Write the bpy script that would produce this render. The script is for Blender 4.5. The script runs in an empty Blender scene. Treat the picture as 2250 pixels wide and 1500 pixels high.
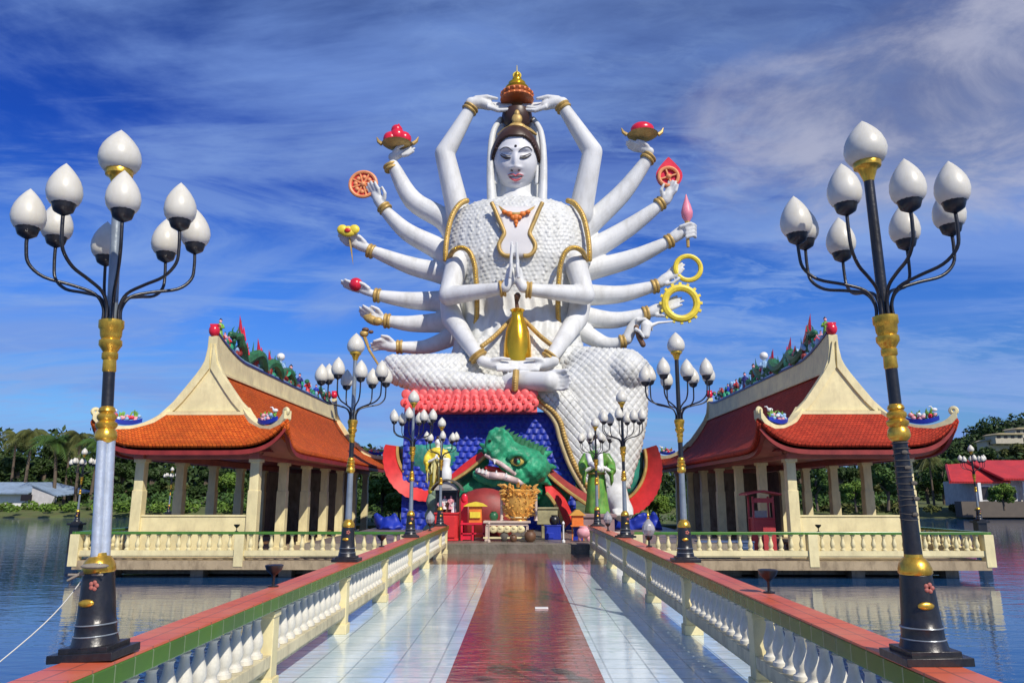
import bpy, math, random
import numpy as np
from mathutils import Vector, Matrix
from mathutils.bvhtree import BVHTree

# ------------------------------------------------------------------ camera, sky, sun
SC = bpy.context.scene
COL = SC.collection
EYE = Vector((0.0, 0.0, 1.6))
FPX = 1650.0
TH = math.atan(338.0 / FPX)
PH = math.atan(20.0 * math.cos(TH) / FPX)
cd = bpy.data.cameras.new('camera')
cd.sensor_width = 36.0
cd.lens = FPX / 2250.0 * 36.0
cd.clip_start = 0.05
cd.clip_end = 4000.0
cam = bpy.data.objects.new('camera', cd)
COL.objects.link(cam)
cam.location = EYE
cam.rotation_euler = (math.pi / 2 + TH, 0, PH)
SC.camera = cam

SUN_EL = 41.0
SUN_AZ = 32.0      # degrees from -Y (behind the camera) towards +X (right)
el, az = math.radians(SUN_EL), math.radians(SUN_AZ)
sdir = Vector((math.sin(az) * math.cos(el), -math.cos(az) * math.cos(el), math.sin(el)))
sl = bpy.data.lights.new('sun', 'SUN')
sl.energy = 4.3
sl.angle = math.radians(0.5)
sl.color = (1.0, 0.93, 0.82)
sun = bpy.data.objects.new('sun', sl)
COL.objects.link(sun)
sun.rotation_euler = sdir.to_track_quat('Z', 'Y').to_euler()

W = bpy.data.worlds.new('World')
SC.world = W
W.use_nodes = True
nt = W.node_tree
nt.nodes.clear()
def N(tree, typ, **kw):
    n = tree.nodes.new(typ)
    for k, v in kw.items():
        setattr(n, k, v)
    return n
sky = N(nt, 'ShaderNodeTexSky', sky_type='NISHITA', sun_disc=False)
sky.sun_elevation = el
sky.sun_rotation = math.pi - az
sky.altitude = 300
sky.air_density = 1.0
sky.dust_density = 0.4
sky.ozone_density = 3.0
tc = N(nt, 'ShaderNodeTexCoord')
sep = N(nt, 'ShaderNodeSeparateXYZ')
nt.links.new(tc.outputs['Generated'], sep.inputs[0])
def math_(tree, op, a, b=None, c=None, clamp=False):
    n = tree.nodes.new('ShaderNodeMath'); n.operation = op; n.use_clamp = clamp
    for i, x in enumerate((a, b, c)):
        if x is None: continue
        if isinstance(x, (int, float)): n.inputs[i].default_value = x
        else: tree.links.new(x, n.inputs[i])
    return n.outputs[0]
def ramp_(tree, fac, stops, interp='EASE'):
    n = tree.nodes.new('ShaderNodeValToRGB'); n.color_ramp.interpolation = interp
    while len(n.color_ramp.elements) < len(stops): n.color_ramp.elements.new(0.5)
    for e, (p, c) in zip(n.color_ramp.elements, stops):
        e.position = p; e.color = (c[0], c[1], c[2], 1) if len(c) == 3 else c
    tree.links.new(fac, n.inputs[0])
    return n.outputs[0]
def mix_(tree, fac, a, b, mode='MIX'):
    n = tree.nodes.new('ShaderNodeMix'); n.data_type = 'RGBA'; n.blend_type = mode
    for i, x in ((0, fac), (6, a), (7, b)):
        if isinstance(x, (int, float)): n.inputs[i].default_value = x
        elif isinstance(x, (tuple, list)): n.inputs[i].default_value = (x[0], x[1], x[2], 1)
        else: tree.links.new(x, n.inputs[i])
    return n.outputs[2]
# blue tint by elevation on the physical sky
elev = math_(nt, 'MAXIMUM', sep.outputs[2], 0.0)
tint = ramp_(nt, elev, [(0.0, (0.30, 0.42, 0.78)), (0.10, (0.44, 0.72, 1.14)), (0.25, (0.32, 0.70, 1.45)), (0.42, (0.10, 0.36, 1.25)), (0.62, (0.22, 0.42, 0.95)), (1.0, (0.5, 0.75, 1.2))])
base = mix_(nt, 1.0, sky.outputs[0], tint, 'MULTIPLY')
# cloud deck : direction projected on a plane
den = math_(nt, 'ADD', elev, 0.16)
cx_ = math_(nt, 'DIVIDE', sep.outputs[0], den)
cy_ = math_(nt, 'DIVIDE', sep.outputs[1], den)
comb = N(nt, 'ShaderNodeCombineXYZ')
nt.links.new(cx_, comb.inputs[0]); nt.links.new(cy_, comb.inputs[1])
def cloud(scale, rot, loc, sx, sy, det, rough, dist, lo, hi):
    mp = N(nt, 'ShaderNodeMapping')
    mp.inputs['Rotation'].default_value = (0, 0, math.radians(rot))
    mp.inputs['Location'].default_value = loc
    mp.inputs['Scale'].default_value = (sx, sy, 1)
    nt.links.new(comb.outputs[0], mp.inputs[0])
    n = N(nt, 'ShaderNodeTexNoise')
    n.inputs['Scale'].default_value = scale
    n.inputs['Detail'].default_value = det
    n.inputs['Roughness'].default_value = rough
    n.inputs['Distortion'].default_value = dist
    nt.links.new(mp.outputs[0], n.inputs[0])
    return ramp_(nt, n.outputs[0], [(lo, (0, 0, 0)), (hi, (1, 1, 1))])
c1 = cloud(0.9, 62, (3.1, 1.7, 0), 0.7, 1.4, 10, 0.58, 0.9, 0.42, 0.62)
c1b = cloud(1.5, -8, (8.2, 4.4, 0), 0.5, 1.5, 12, 0.62, 0.8, 0.47, 0.62)
c2 = cloud(9.0, -25, (7.3, 2.9, 0), 0.8, 1.5, 8, 0.66, 0.6, 0.44, 0.66)
c3 = cloud(0.9, 0, (2.4, 5.5, 0), 1.0, 1.0, 4, 0.5, 0.0, 0.42, 0.60)
c5 = cloud(1.1, 30, (11.0, 3.0, 0), 0.8, 1.4, 9, 0.6, 0.6, 0.34, 0.62)
CLOUD_A = (2.1, 3.6, 8.0)
CLOUD_B = (2.8, 4.4, 8.2)
SLATE = (0.80, 1.3, 3.2)
rightness = math_(nt, 'MULTIPLY_ADD', sep.outputs[0], 0.9, 0.45, clamp=True)
high = math_(nt, 'MULTIPLY_ADD', elev, 3.2, -1.05, clamp=True)
base = mix_(nt, math_(nt, 'MULTIPLY', c1, 0.80, clamp=True), base, CLOUD_A)
low = math_(nt, 'SUBTRACT', 1.0, high, clamp=True)
base = mix_(nt, math_(nt, 'MULTIPLY', c1b, math_(nt, 'MULTIPLY', low, 0.55), clamp=True), base, CLOUD_B)
base = mix_(nt, math_(nt, 'MULTIPLY', c2, math_(nt, 'MULTIPLY', c3, 0.45), clamp=True), base, CLOUD_B)
sl_ = math_(nt, 'MULTIPLY', c5, math_(nt, 'MULTIPLY', high, math_(nt, 'MULTIPLY', math_(nt, 'ADD', rightness, 0.15), 1.15)), clamp=True)
base = mix_(nt, sl_, base, SLATE)
# ragged pale bank, upper right
bx = math_(nt, 'SUBTRACT', sep.outputs[0], 0.50)
bz = math_(nt, 'SUBTRACT', sep.outputs[2], 0.43)
r2 = math_(nt, 'ADD', math_(nt, 'MULTIPLY', math_(nt, 'MULTIPLY', bx, bx), 9.0), math_(nt, 'MULTIPLY', math_(nt, 'MULTIPLY', bz, bz), 42.0))
mpb = N(nt, 'ShaderNodeMapping'); mpb.inputs['Location'].default_value = (0.3, 9.9, 0)
nt.links.new(comb.outputs[0], mpb.inputs[0])
nb = N(nt, 'ShaderNodeTexNoise'); nb.inputs['Scale'].default_value = 3.0; nb.inputs['Detail'].default_value = 10; nb.inputs['Roughness'].default_value = 0.6; nb.inputs['Distortion'].default_value = 0.4
nt.links.new(mpb.outputs[0], nb.inputs[0])
bank = ramp_(nt, math_(nt, 'SUBTRACT', math_(nt, 'ADD', nb.outputs[0], 0.36), math_(nt, 'MULTIPLY', r2, 0.55)), [(0.36, (0, 0, 0)), (0.86, (1, 1, 1))])
bcol = ramp_(nt, nb.outputs[0], [(0.36, (1.7, 2.1, 3.8)), (0.62, (4.6, 4.8, 6.2))])
base = mix_(nt, math_(nt, 'MULTIPLY', bank, 0.85), base, bcol)
bg = N(nt, 'ShaderNodeBackground')
bg.inputs[1].default_value = 0.094
nt.links.new(base, bg.inputs[0])
wo = N(nt, 'ShaderNodeOutputWorld')
nt.links.new(bg.outputs[0], wo.inputs[0])

SC.view_settings.view_transform = 'Standard'
SC.view_settings.look = 'None'
SC.view_settings.exposure = 0.0
SC.view_settings.gamma = 1.0
SC.render.resolution_x = 1024
SC.render.resolution_y = 682
SC.render.engine = 'CYCLES'
SC.cycles.max_bounces = 6

# ------------------------------------------------------------------ helpers
c_, s_ = math.cos(TH), math.sin(TH)
def ray(px, py):
    x, y = px - 1125.0, 750.0 - py
    yy = FPX * c_ - y * s_
    zz = FPX * s_ + y * c_
    return Vector((x * math.cos(PH) - yy * math.sin(PH), x * math.sin(PH) + yy * math.cos(PH), zz))
def P(px, py, Y):
    d = ray(px, py)
    return EYE + d * (Y / d.y)
def MPP(py, Y):          # metres per photo pixel at that depth
    p = P(1145, py, Y)
    return (Y * c_ + (p.z - 1.6) * s_) / FPX
def GX(px, py, z):       # point where the pixel's ray meets height z
    d = ray(px, py)
    return EYE + d * ((z - 1.6) / d.z)

class MB:
    def __init__(s): s.v = []; s.f = []; s.m = []; s.cur = 0
    def add(s, vs, fs):
        o = len(s.v)
        s.v.extend([tuple(v) for v in vs])
        for f in fs:
            s.f.append(tuple(i + o for i in f)); s.m.append(s.cur)
        return s
    def box(s, c, d, M=None, taper=1.0):
        x, y, z = d[0] / 2, d[1] / 2, d[2] / 2
        vs = []
        for k in (-1, 1):
            t = taper if k > 0 else 1.0
            for a, b in ((-1, -1), (1, -1), (1, 1), (-1, 1)):
                vs.append(Vector((a * x * t, b * y * t, k * z)))
        if M is not None: vs = [M @ v for v in vs]
        c = Vector(c)
        vs = [v + c for v in vs]
        return s.add(vs, [(3, 2, 1, 0), (4, 5, 6, 7), (0, 1, 5, 4), (1, 2, 6, 5), (2, 3, 7, 6), (3, 0, 4, 7)])
    def tube(s, pts, rads, n=8, cap=True, flat=1.0, up=None):
        pts = [Vector(p) for p in pts]
        if isinstance(rads, (int, float)): rads = [rads] * len(pts)
        k = len(pts)
        tans = []
        for i in range(k):
            a = pts[max(i - 1, 0)]; b = pts[min(i + 1, k - 1)]
            t = (b - a)
            tans.append(t.normalized() if t.length > 1e-9 else Vector((0, 0, 1)))
        t0 = tans[0]
        u = Vector(up) if up is not None else (Vector((0, 0, 1)) if abs(t0.z) < 0.9 else Vector((1, 0, 0)))
        u = (u - t0 * u.dot(t0)).normalized()
        vs = []
        for i in range(k):
            t = tans[i]
            if up is not None: u = Vector(up)
            u = (u - t * u.dot(t))
            u = u.normalized() if u.length > 1e-6 else t.orthogonal().normalized()
            w = t.cross(u)
            for j in range(n):
                a = 2 * math.pi * j / n
                vs.append(pts[i] + (u * math.cos(a) * flat + w * math.sin(a)) * rads[i])
        fs = []
        for i in range(k - 1):
            for j in range(n):
                a = i * n + j; b = i * n + (j + 1) % n
                fs.append((a, b, b + n, a + n))
        if cap:
            fs.append(tuple(range(n - 1, -1, -1)))
            fs.append(tuple(range((k - 1) * n, k * n)))
        return s.add(vs, fs)
    def lathe(s, prof, c=(0, 0, 0), n=16, M=None, cap=True):
        vs = []
        for r, z in prof:
            for j in range(n):
                a = 2 * math.pi * j / n
                vs.append(Vector((r * math.cos(a), r * math.sin(a), z)))
        if M is not None: vs = [M @ v for v in vs]
        c = Vector(c); vs = [v + c for v in vs]
        fs = []
        for i in range(len(prof) - 1):
            for j in range(n):
                a = i * n + j; b = i * n + (j + 1) % n
                fs.append((a, b, b + n, a + n))
        if cap:
            fs.append(tuple(range(n - 1, -1, -1)))
            k = len(prof)
            fs.append(tuple(range((k - 1) * n, k * n)))
        return s.add(vs, fs)
    def ell(s, c, r, n=14, m=9, M=None):
        vs = []
        if isinstance(r, (int, float)): r = (r, r, r)
        for i in range(1, m):
            t = math.pi * i / m
            for j in range(n):
                a = 2 * math.pi * j / n
                vs.append(Vector((r[0] * math.sin(t) * math.cos(a), r[1] * math.sin(t) * math.sin(a), -r[2] * math.cos(t))))
        vs.append(Vector((0, 0, -r[2]))); vs.append(Vector((0, 0, r[2])))
        if M is not None: vs = [M @ v for v in vs]
        c = Vector(c); vs = [v + c for v in vs]
        fs = []
        for i in range(m - 2):
            for j in range(n):
                a = i * n + j; b = i * n + (j + 1) % n
                fs.append((a, b, b + n, a + n))
        k = (m - 1) * n
        for j in range(n):
            fs.append((k, (j + 1) % n, j))
            fs.append((k + 1, (m - 2) * n + j, (m - 2) * n + (j + 1) % n))
        return s.add(vs, fs)
    def grid(s, rows, close=False):
        m = len(rows); n = len(rows[0])
        vs = [p for r in rows for p in r]
        fs = []
        for i in range(m - 1):
            for j in range(n if close else n - 1):
                a = i * n + j; b = i * n + (j + 1) % n
                fs.append((a, b, b + n, a + n))
        return s.add(vs, fs)
    def loft(s, rings):
        n = len(rings[0]); k = len(rings)
        s.grid(rings, close=True)
        o = len(s.v) - n * k
        s.f.append(tuple(o + j for j in range(n - 1, -1, -1))); s.m.append(s.cur)
        s.f.append(tuple(o + (k - 1) * n + j for j in range(n))); s.m.append(s.cur)
        return s
    def prism(s, poly, y0, y1, M=None):     # poly in XZ, extruded along Y
        n = len(poly)
        vs = [Vector((x, y0, z)) for x, z in poly] + [Vector((x, y1, z)) for x, z in poly]
        if M is not None: vs = [M @ v for v in vs]
        fs = [tuple(range(n)), tuple(range(2 * n - 1, n - 1, -1))]
        for i in range(n):
            j = (i + 1) % n
            fs.append((j, i, i + n, j + n))
        return s.add(vs, fs)
    def torus(s, c, R, r, M=None, n=28, m=8, a0=0.0, a1=2 * math.pi, rfun=None):
        full = abs(a1 - a0 - 2 * math.pi) < 1e-6
        k = n if full else n + 1
        rows = []
        for i in range(k):
            a = a0 + (a1 - a0) * i / n
            rr = r if rfun is None else rfun(i / n) * r
            row = []
            for j in range(m):
                b = 2 * math.pi * j / m
                v = Vector(((R + rr * math.cos(b)) * math.cos(a), rr * math.sin(b), (R + rr * math.cos(b)) * math.sin(a)))
                if M is not None: v = M @ v
                row.append(v + Vector(c))
            rows.append(row)
        if full: rows.append(rows[0])
        s.grid(rows, close=True)
        return s

ORG = {}
def link_mesh(name, me, mats, parent=None, smooth=True):
    o = bpy.data.objects.new(name, me)
    COL.objects.link(o)
    for m in (mats if isinstance(mats, (list, tuple)) else [mats]):
        me.materials.append(m)
    if smooth is True: me.shade_smooth()
    elif smooth:
        me.shade_smooth()
        try: me.set_sharp_from_angle(angle=math.radians(smooth))
        except Exception: pass
    if parent is not None:
        o.parent = parent
        ORG[o.name] = ORG[parent.name]
    else:
        ORG[o.name] = Vector((0, 0, 0))
    return o
def obj(name, mb, mats, parent=None, smooth=40, bevel=0, origin=None):
    og = ORG[parent.name] if parent is not None else (Vector(origin) if origin is not None else Vector((0, 0, 0)))
    me = bpy.data.meshes.new(name)
    me.from_pydata([(v[0] - og.x, v[1] - og.y, v[2] - og.z) for v in mb.v], [], mb.f)
    me.polygons.foreach_set('material_index', mb.m)
    me.update()
    o = link_mesh(name, me, mats, parent, smooth)
    if parent is None and origin is not None:
        o.location = og; ORG[o.name] = og
    if bevel:
        b = o.modifiers.new('bevel', 'BEVEL'); b.width = bevel; b.segments = 2; b.limit_method = 'ANGLE'
    return o
def tag(o, label=None, cat=None, group=None, kind=None):
    if label: o['label'] = label
    if cat: o['category'] = cat
    if group: o['group'] = group
    if kind: o['kind'] = kind
    return o
def thing(name, label, cat, loc=(0, 0, 0), group=None, rz=0):
    o = bpy.data.objects.new(name, None)
    o.empty_display_size = 0.3
    COL.objects.link(o)
    o.location = loc; o.rotation_euler = (0, 0, rz)
    ORG[o.name] = Vector(loc)
    return tag(o, label, cat, group)
def dup(root, loc, rz=0.0, scale=None, label=None, group=None):
    r = root.copy(); COL.objects.link(r)
    r.location = loc; r.rotation_euler = (0, 0, rz)
    if scale is not None: r.scale = scale if isinstance(scale, (tuple, list)) else (scale,) * 3
    if label: r['label'] = label
    if group: r['group'] = group
    for ch in list(root.children):
        c = ch.copy(); COL.objects.link(c); c.parent = r
        for g in list(ch.children):
            d = g.copy(); COL.objects.link(d); d.parent = c
    return r
def remesh(mb, voxel, smooth=3, factor=0.5):
    me = bpy.data.meshes.new('tmp')
    me.from_pydata(mb.v, [], mb.f); me.update()
    o = bpy.data.objects.new('tmp', me); COL.objects.link(o)
    r = o.modifiers.new('r', 'REMESH'); r.mode = 'VOXEL'; r.voxel_size = voxel
    if smooth:
        m = o.modifiers.new('s', 'SMOOTH'); m.iterations = smooth; m.factor = factor
    bpy.context.view_layer.update()
    dg = bpy.context.evaluated_depsgraph_get()
    out = bpy.data.meshes.new_from_object(o.evaluated_get(dg))
    bpy.data.objects.remove(o); bpy.data.meshes.remove(me)
    return out
def displace(me, fun):
    n = len(me.vertices)
    co = np.empty(n * 3, dtype=np.float32); me.vertices.foreach_get('co', co); co = co.reshape(-1, 3)
    no = np.empty(n * 3, dtype=np.float32); me.vertices.foreach_get('normal', no); no = no.reshape(-1, 3)
    d = fun(co, no)
    co += no * d[:, None]
    me.vertices.foreach_set('co', co.ravel()); me.update()
def mesh_obj(name, me, mats, parent, smooth=True):
    og = ORG[parent.name]
    me.transform(Matrix.Translation(-og))
    o = link_mesh(name, me, mats, parent, smooth)
    return o
def bvh(me):
    return BVHTree.FromPolygons([v.co.copy() for v in me.vertices], [tuple(p.vertices) for p in me.polygons])
def cast(tree, px, py, off=0.0, fallback=None):
    d = ray(px, py).normalized()
    hit = tree.ray_cast(EYE, d)
    if hit[0] is None:
        return P(px, py, fallback) if fallback else None
    return hit[0] + hit[1].normalized() * off * (1 if hit[1].dot(d) < 0 else -1)
def spline(pts, n=6):
    pts = [Vector(p) for p in pts]
    out = []
    k = len(pts)
    for i in range(k - 1):
        p0, p1, p2, p3 = pts[max(i - 1, 0)], pts[i], pts[i + 1], pts[min(i + 2, k - 1)]
        for j in range(n):
            t = j / n
            out.append(0.5 * ((2 * p1) + (p2 - p0) * t + (2 * p0 - 5 * p1 + 4 * p2 - p3) * t * t + (3 * p1 - p0 - 3 * p2 + p3) * t ** 3))
    out.append(pts[-1])
    return out
def lerpr(vals, n):
    out = []
    for i in range(len(vals) - 1):
        for j in range(n): out.append(vals[i] + (vals[i + 1] - vals[i]) * j / n)
    out.append(vals[-1]); return out
def RZ(a): return Matrix.Rotation(a, 3, 'Z')
def RX(a): return Matrix.Rotation(a, 3, 'X')
def RY(a): return Matrix.Rotation(a, 3, 'Y')

# ------------------------------------------------------------------ materials
def mat(name, col, rough=0.6, metal=0.0, var=0.15, vs=2.0, bump=0.15, bs=25.0, spec=0.5, coat=0.0, dirt=None, dirt_amt=0.5, bdist=0.02, sub=0.0):
    m = bpy.data.materials.new(name); m.use_nodes = True
    t = m.node_tree; b = t.nodes['Principled BSDF']
    b.inputs['Roughness'].default_value = rough
    b.inputs['Metallic'].default_value = metal
    b.inputs['Specular IOR Level'].default_value = spec
    b.inputs['Coat Weight'].default_value = coat
    b.inputs['Coat Roughness'].default_value = 0.1
    tcn = t.nodes.new('ShaderNodeTexCoord')
    n = t.nodes.new('ShaderNodeTexNoise'); n.inputs['Scale'].default_value = vs; n.inputs['Detail'].default_value = 6; n.inputs['Roughness'].default_value = 0.6
    t.links.new(tcn.outputs['Object'], n.inputs[0])
    a = tuple(max(0, x * (1 - var)) for x in col); c = tuple(min(1, x * (1 + var)) for x in col)
    colr = ramp_(t, n.outputs[0], [(0.3, a), (0.7, c)], 'LINEAR')
    if dirt is not None:
        n2 = t.nodes.new('ShaderNodeTexNoise'); n2.inputs['Scale'].default_value = vs * 3.1; n2.inputs['Detail'].default_value = 9; n2.inputs['Roughness'].default_value = 0.72
        mp = t.nodes.new('ShaderNodeMapping'); mp.inputs['Scale'].default_value = (1, 1, 0.35)
        t.links.new(tcn.outputs['Object'], mp.inputs[0]); t.links.new(mp.outputs[0], n2.inputs[0])
        f = ramp_(t, n2.outputs[0], [(0.46, (0, 0, 0)), (0.72, (dirt_amt,) * 3)], 'LINEAR')
        colr = mix_(t, f, colr, dirt)
    t.links.new(colr, b.inputs['Base Color'])
    rr = math_(t, 'MULTIPLY_ADD', n.outputs[0], rough * 0.5, rough * 0.75, clamp=True)
    t.links.new(rr, b.inputs['Roughness'])
    if bump:
        n3 = t.nodes.new('ShaderNodeTexNoise'); n3.inputs['Scale'].default_value = bs; n3.inputs['Detail'].default_value = 5
        t.links.new(tcn.outputs['Object'], n3.inputs[0])
        bn = t.nodes.new('ShaderNodeBump'); bn.inputs['Strength'].default_value = bump; bn.inputs['Distance'].default_value = bdist
        t.links.new(n3.outputs[0], bn.inputs['Height']); t.links.new(bn.outputs[0], b.inputs['Normal'])
    return m
def bsdf(m): return m.node_tree.nodes['Principled BSDF']

CREAM = mat('cream_paint', (0.78, 0.68, 0.37), 0.6, dirt=(0.38, 0.30, 0.17), dirt_amt=0.42, vs=1.5)
CREAM2 = mat('cream_paint_weathered', (0.66, 0.58, 0.36), 0.6, dirt=(0.20, 0.16, 0.10), dirt_amt=0.75, vs=2.2)
WHITEB = mat('baluster_white', (0.70, 0.67, 0.57), 0.5, dirt=(0.33, 0.33, 0.30), dirt_amt=0.5, vs=6)
CONC = mat('weathered_concrete', (0.32, 0.28, 0.22), 0.85, dirt=(0.12, 0.10, 0.07), dirt_amt=0.8, vs=2.0, bump=0.3)
DARKC = mat('dark_concrete', (0.10, 0.09, 0.075), 0.85, vs=2.0, bump=0.3)
BLACK = mat('black_paint', (0.012, 0.012, 0.014), 0.34, dirt=(0.07, 0.06, 0.05), dirt_amt=0.25, vs=9, spec=0.6)
GOLD = mat('gold_paint', (0.78, 0.46, 0.06), 0.30, metal=0.75, var=0.25, vs=14, dirt=(0.25, 0.13, 0.02), dirt_amt=0.5)
GOLDM = mat('matte_gold', (0.52, 0.35, 0.11), 0.5, metal=0.25, var=0.25, vs=3, dirt=(0.28, 0.15, 0.03), dirt_amt=0.6)
BRASS = mat('bright_gold', (0.86, 0.48, 0.03), 0.22, metal=0.8, var=0.15, vs=1)
SILVER = mat('silver_steel', (0.72, 0.76, 0.78), 0.33, metal=0.6, var=0.12, vs=6, dirt=(0.35, 0.33, 0.3), dirt_amt=0.4)
GREYPOLE = mat('grey_paint', (0.25, 0.29, 0.32), 0.35, metal=0.3, var=0.2, vs=8)
GLOBE = mat('milk_glass', (0.66, 0.64, 0.56), 0.38, var=0.06, vs=8, bump=0.0, spec=0.5, dirt=(0.55, 0.50, 0.38), dirt_amt=0.4)
bsdf(GLOBE).inputs['Subsurface Weight'].default_value = 0.25
bsdf(GLOBE).inputs['Subsurface Radius'].default_value = (0.04, 0.04, 0.03)
STAT = mat('statue_white', (0.68, 0.69, 0.68), 0.6, var=0.08, vs=0.6, dirt=(0.38, 0.37, 0.33), dirt_amt=0.55, bump=0.1, bs=3)
ROBE = mat('robe_white', (0.64, 0.65, 0.63), 0.5, var=0.06, vs=0.8, dirt=(0.42, 0.42, 0.36), dirt_amt=0.6, bump=0.25, bs=6, bdist=0.05)
CHEST = mat('chest_pale', (0.68, 0.66, 0.65), 0.5, var=0.05, vs=1)
REDP = mat('red_paint', (0.62, 0.03, 0.03), 0.4, var=0.2, vs=3)
REDG = mat('glossy_red', (0.70, 0.02, 0.05), 0.25, var=0.15, vs=3)
ORANGEP = mat('orange_paint', (0.75, 0.20, 0.03), 0.5, var=0.2, vs=3)
PINKP = mat('pink_paint', (0.75, 0.35, 0.38), 0.5, var=0.2, vs=4)
YELP = mat('yellow_paint', (0.80, 0.62, 0.05), 0.45, var=0.2, vs=3)
BLUEP = mat('deep_blue_paint', (0.008, 0.03, 0.36), 0.5, var=0.25, vs=1.0)
GRNP = mat('green_paint', (0.025, 0.33, 0.16), 0.5, var=0.5, vs=1.2, dirt=(0.02, 0.10, 0.06), dirt_amt=0.8, bump=0.5, bs=10, bdist=0.05)
TEAL = mat('teal_scales', (0.03, 0.26, 0.20), 0.35, var=0.4, vs=3.0, dirt=(0.25, 0.45, 0.35), dirt_amt=0.5)
DKGRN = mat('dark_green_paint', (0.03, 0.14, 0.06), 0.4, var=0.4, vs=4)
WHITEP = mat('white_paint', (0.78, 0.78, 0.75), 0.45, var=0.06, vs=4)
HAIR = mat('hair_brown', (0.05, 0.022, 0.012), 0.4, var=0.2, vs=3)
LIP = mat('lip_red', (0.62, 0.12, 0.14), 0.4, var=0.1)
INK = mat('eye_ink', (0.02, 0.015, 0.015), 0.4, var=0.1)
BROWN = mat('brown_wood', (0.14, 0.07, 0.035), 0.5, var=0.3, vs=5)
NAVY = mat('navy_trim', (0.03, 0.03, 0.16), 0.4, var=0.3, vs=4)
LBLUE = mat('pale_blue_paint', (0.30, 0.48, 0.68), 0.45, var=0.2, vs=5)
DKRED = mat('dark_red_timber', (0.26, 0.025, 0.02), 0.5, var=0.25, vs=3)
FASC = mat('faded_red_beam', (0.42, 0.13, 0.10), 0.6, var=0.2, vs=3)
BARK = mat('bark', (0.12, 0.09, 0.06), 0.9, var=0.3, vs=4, bump=0.6)
FACEM = mat('face_white', (0.72, 0.72, 0.73), 0.5, var=0.03, vs=1, bump=0.05, bs=3)
ROPE = mat('pale_rope', (0.6, 0.6, 0.55), 0.8)
TERR = mat('terrace_edge', (0.40, 0.31, 0.19), 0.8, dirt=(0.14, 0.10, 0.06), dirt_amt=0.8, vs=1.6, bump=0.3)
GLASSB = mat('cloudy_glass', (0.50, 0.50, 0.50), 0.15, var=0.2, vs=10, bump=0)
bsdf(GLASSB).inputs['Transmission Weight'].default_value = 0.35

# ------------------------------------------------------------------ setting : water, deck, island, shore
WZ = -0.62
def tiled(name, c1, c2, mortar, scale, w, h, rough, bump=0.15, coat=0.0, offset=0.0, mort=0.012, squash=1.0, spec=0.5, wob=0.0, dirt=None, dirt_amt=0.5, streak=0.0):
    m = bpy.data.materials.new(name); m.use_nodes = True
    t = m.node_tree; b = bsdf(m)
    tcn = t.nodes.new('ShaderNodeTexCoord')
    br = t.nodes.new('ShaderNodeTexBrick')
    br.offset = offset
    br.inputs['Color1'].default_value = (*c1, 1); br.inputs['Color2'].default_value = (*c2, 1); br.inputs['Mortar'].default_value = (*mortar, 1)
    br.inputs['Scale'].default_value = scale; br.inputs['Brick Width'].default_value = w; br.inputs['Row Height'].default_value = h
    br.inputs['Mortar Size'].default_value = mort; br.inputs['Mortar Smooth'].default_value = 0.3
    t.links.new(tcn.outputs['Object'], br.inputs[0])
    n = t.nodes.new('ShaderNodeTexNoise'); n.inputs['Scale'].default_value = 1.3; n.inputs['Detail'].default_value = 8; n.inputs['Roughness'].default_value = 0.65
    t.links.new(tcn.outputs['Object'], n.inputs[0])
    col = br.outputs[0]
    if dirt is not None:
        f = ramp_(t, n.outputs[0], [(0.42, (0, 0, 0)), (0.70, (dirt_amt,) * 3)], 'LINEAR')
        col = mix_(t, f, col, dirt)
    t.links.new(col, b.inputs['Base Color'])
    b.inputs['Specular IOR Level'].default_value = spec
    b.inputs['Coat Weight'].default_value = coat; b.inputs['Coat Roughness'].default_value = 0.09
    rr = math_(t, 'MULTIPLY_ADD', n.outputs[0], rough * 1.6, rough * 0.3, clamp=True)
    t.links.new(rr, b.inputs['Roughness'])
    bn = t.nodes.new('ShaderNodeBump'); bn.inputs['Strength'].default_value = bump; bn.inputs['Distance'].default_value = 0.004
    inv = math_(t, 'SUBTRACT', 1.0, br.outputs['Fac'])
    t.links.new(inv, bn.inputs['Height'])
    last = bn
    if wob:
        n2 = t.nodes.new('ShaderNodeTexNoise'); n2.inputs['Scale'].default_value = 5.0; n2.inputs['Detail'].default_value = 3
        mp = t.nodes.new('ShaderNodeMapping'); mp.inputs['Scale'].default_value = (0.7, 1.6, 1)
        t.links.new(tcn.outputs['Object'], mp.inputs[0]); t.links.new(mp.outputs[0], n2.inputs[0])
        b2 = t.nodes.new('ShaderNodeBump'); b2.inputs['Strength'].default_value = wob; b2.inputs['Distance'].default_value = 0.02
        t.links.new(n2.outputs[0], b2.inputs['Height']); t.links.new(bn.outputs[0], b2.inputs['Normal'])
        t.links.new(b2.outputs[0], b.inputs['Coat Normal'])
        last = b2
    t.links.new(last.outputs[0], b.inputs['Normal'])
    return m
DECKT = tiled('pale_deck_tile', (0.74, 0.86, 0.91), (0.66, 0.81, 0.88), (0.36, 0.46, 0.52), 1.0, 0.40, 0.40, 0.10, coat=0.45, wob=0.22, dirt=(0.42, 0.56, 0.64), dirt_amt=0.8, mort=0.011)
REDT = tiled('red_path_tile', (0.42, 0.035, 0.045), (0.30, 0.022, 0.032), (0.10, 0.03, 0.03), 1.0, 0.21, 0.105, 0.13, coat=0.35, wob=0.30, offset=0.5, dirt=(0.10, 0.03, 0.05), dirt_amt=0.7, mort=0.010, bump=0.6)
BROWNT = tiled('brown_landing_tile', (0.22, 0.11, 0.085), (0.17, 0.09, 0.07), (0.08, 0.05, 0.04), 1.0, 0.3, 0.3, 0.14, coat=0.3, wob=0.1, dirt=(0.12, 0.12, 0.10), dirt_amt=0.6)
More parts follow.
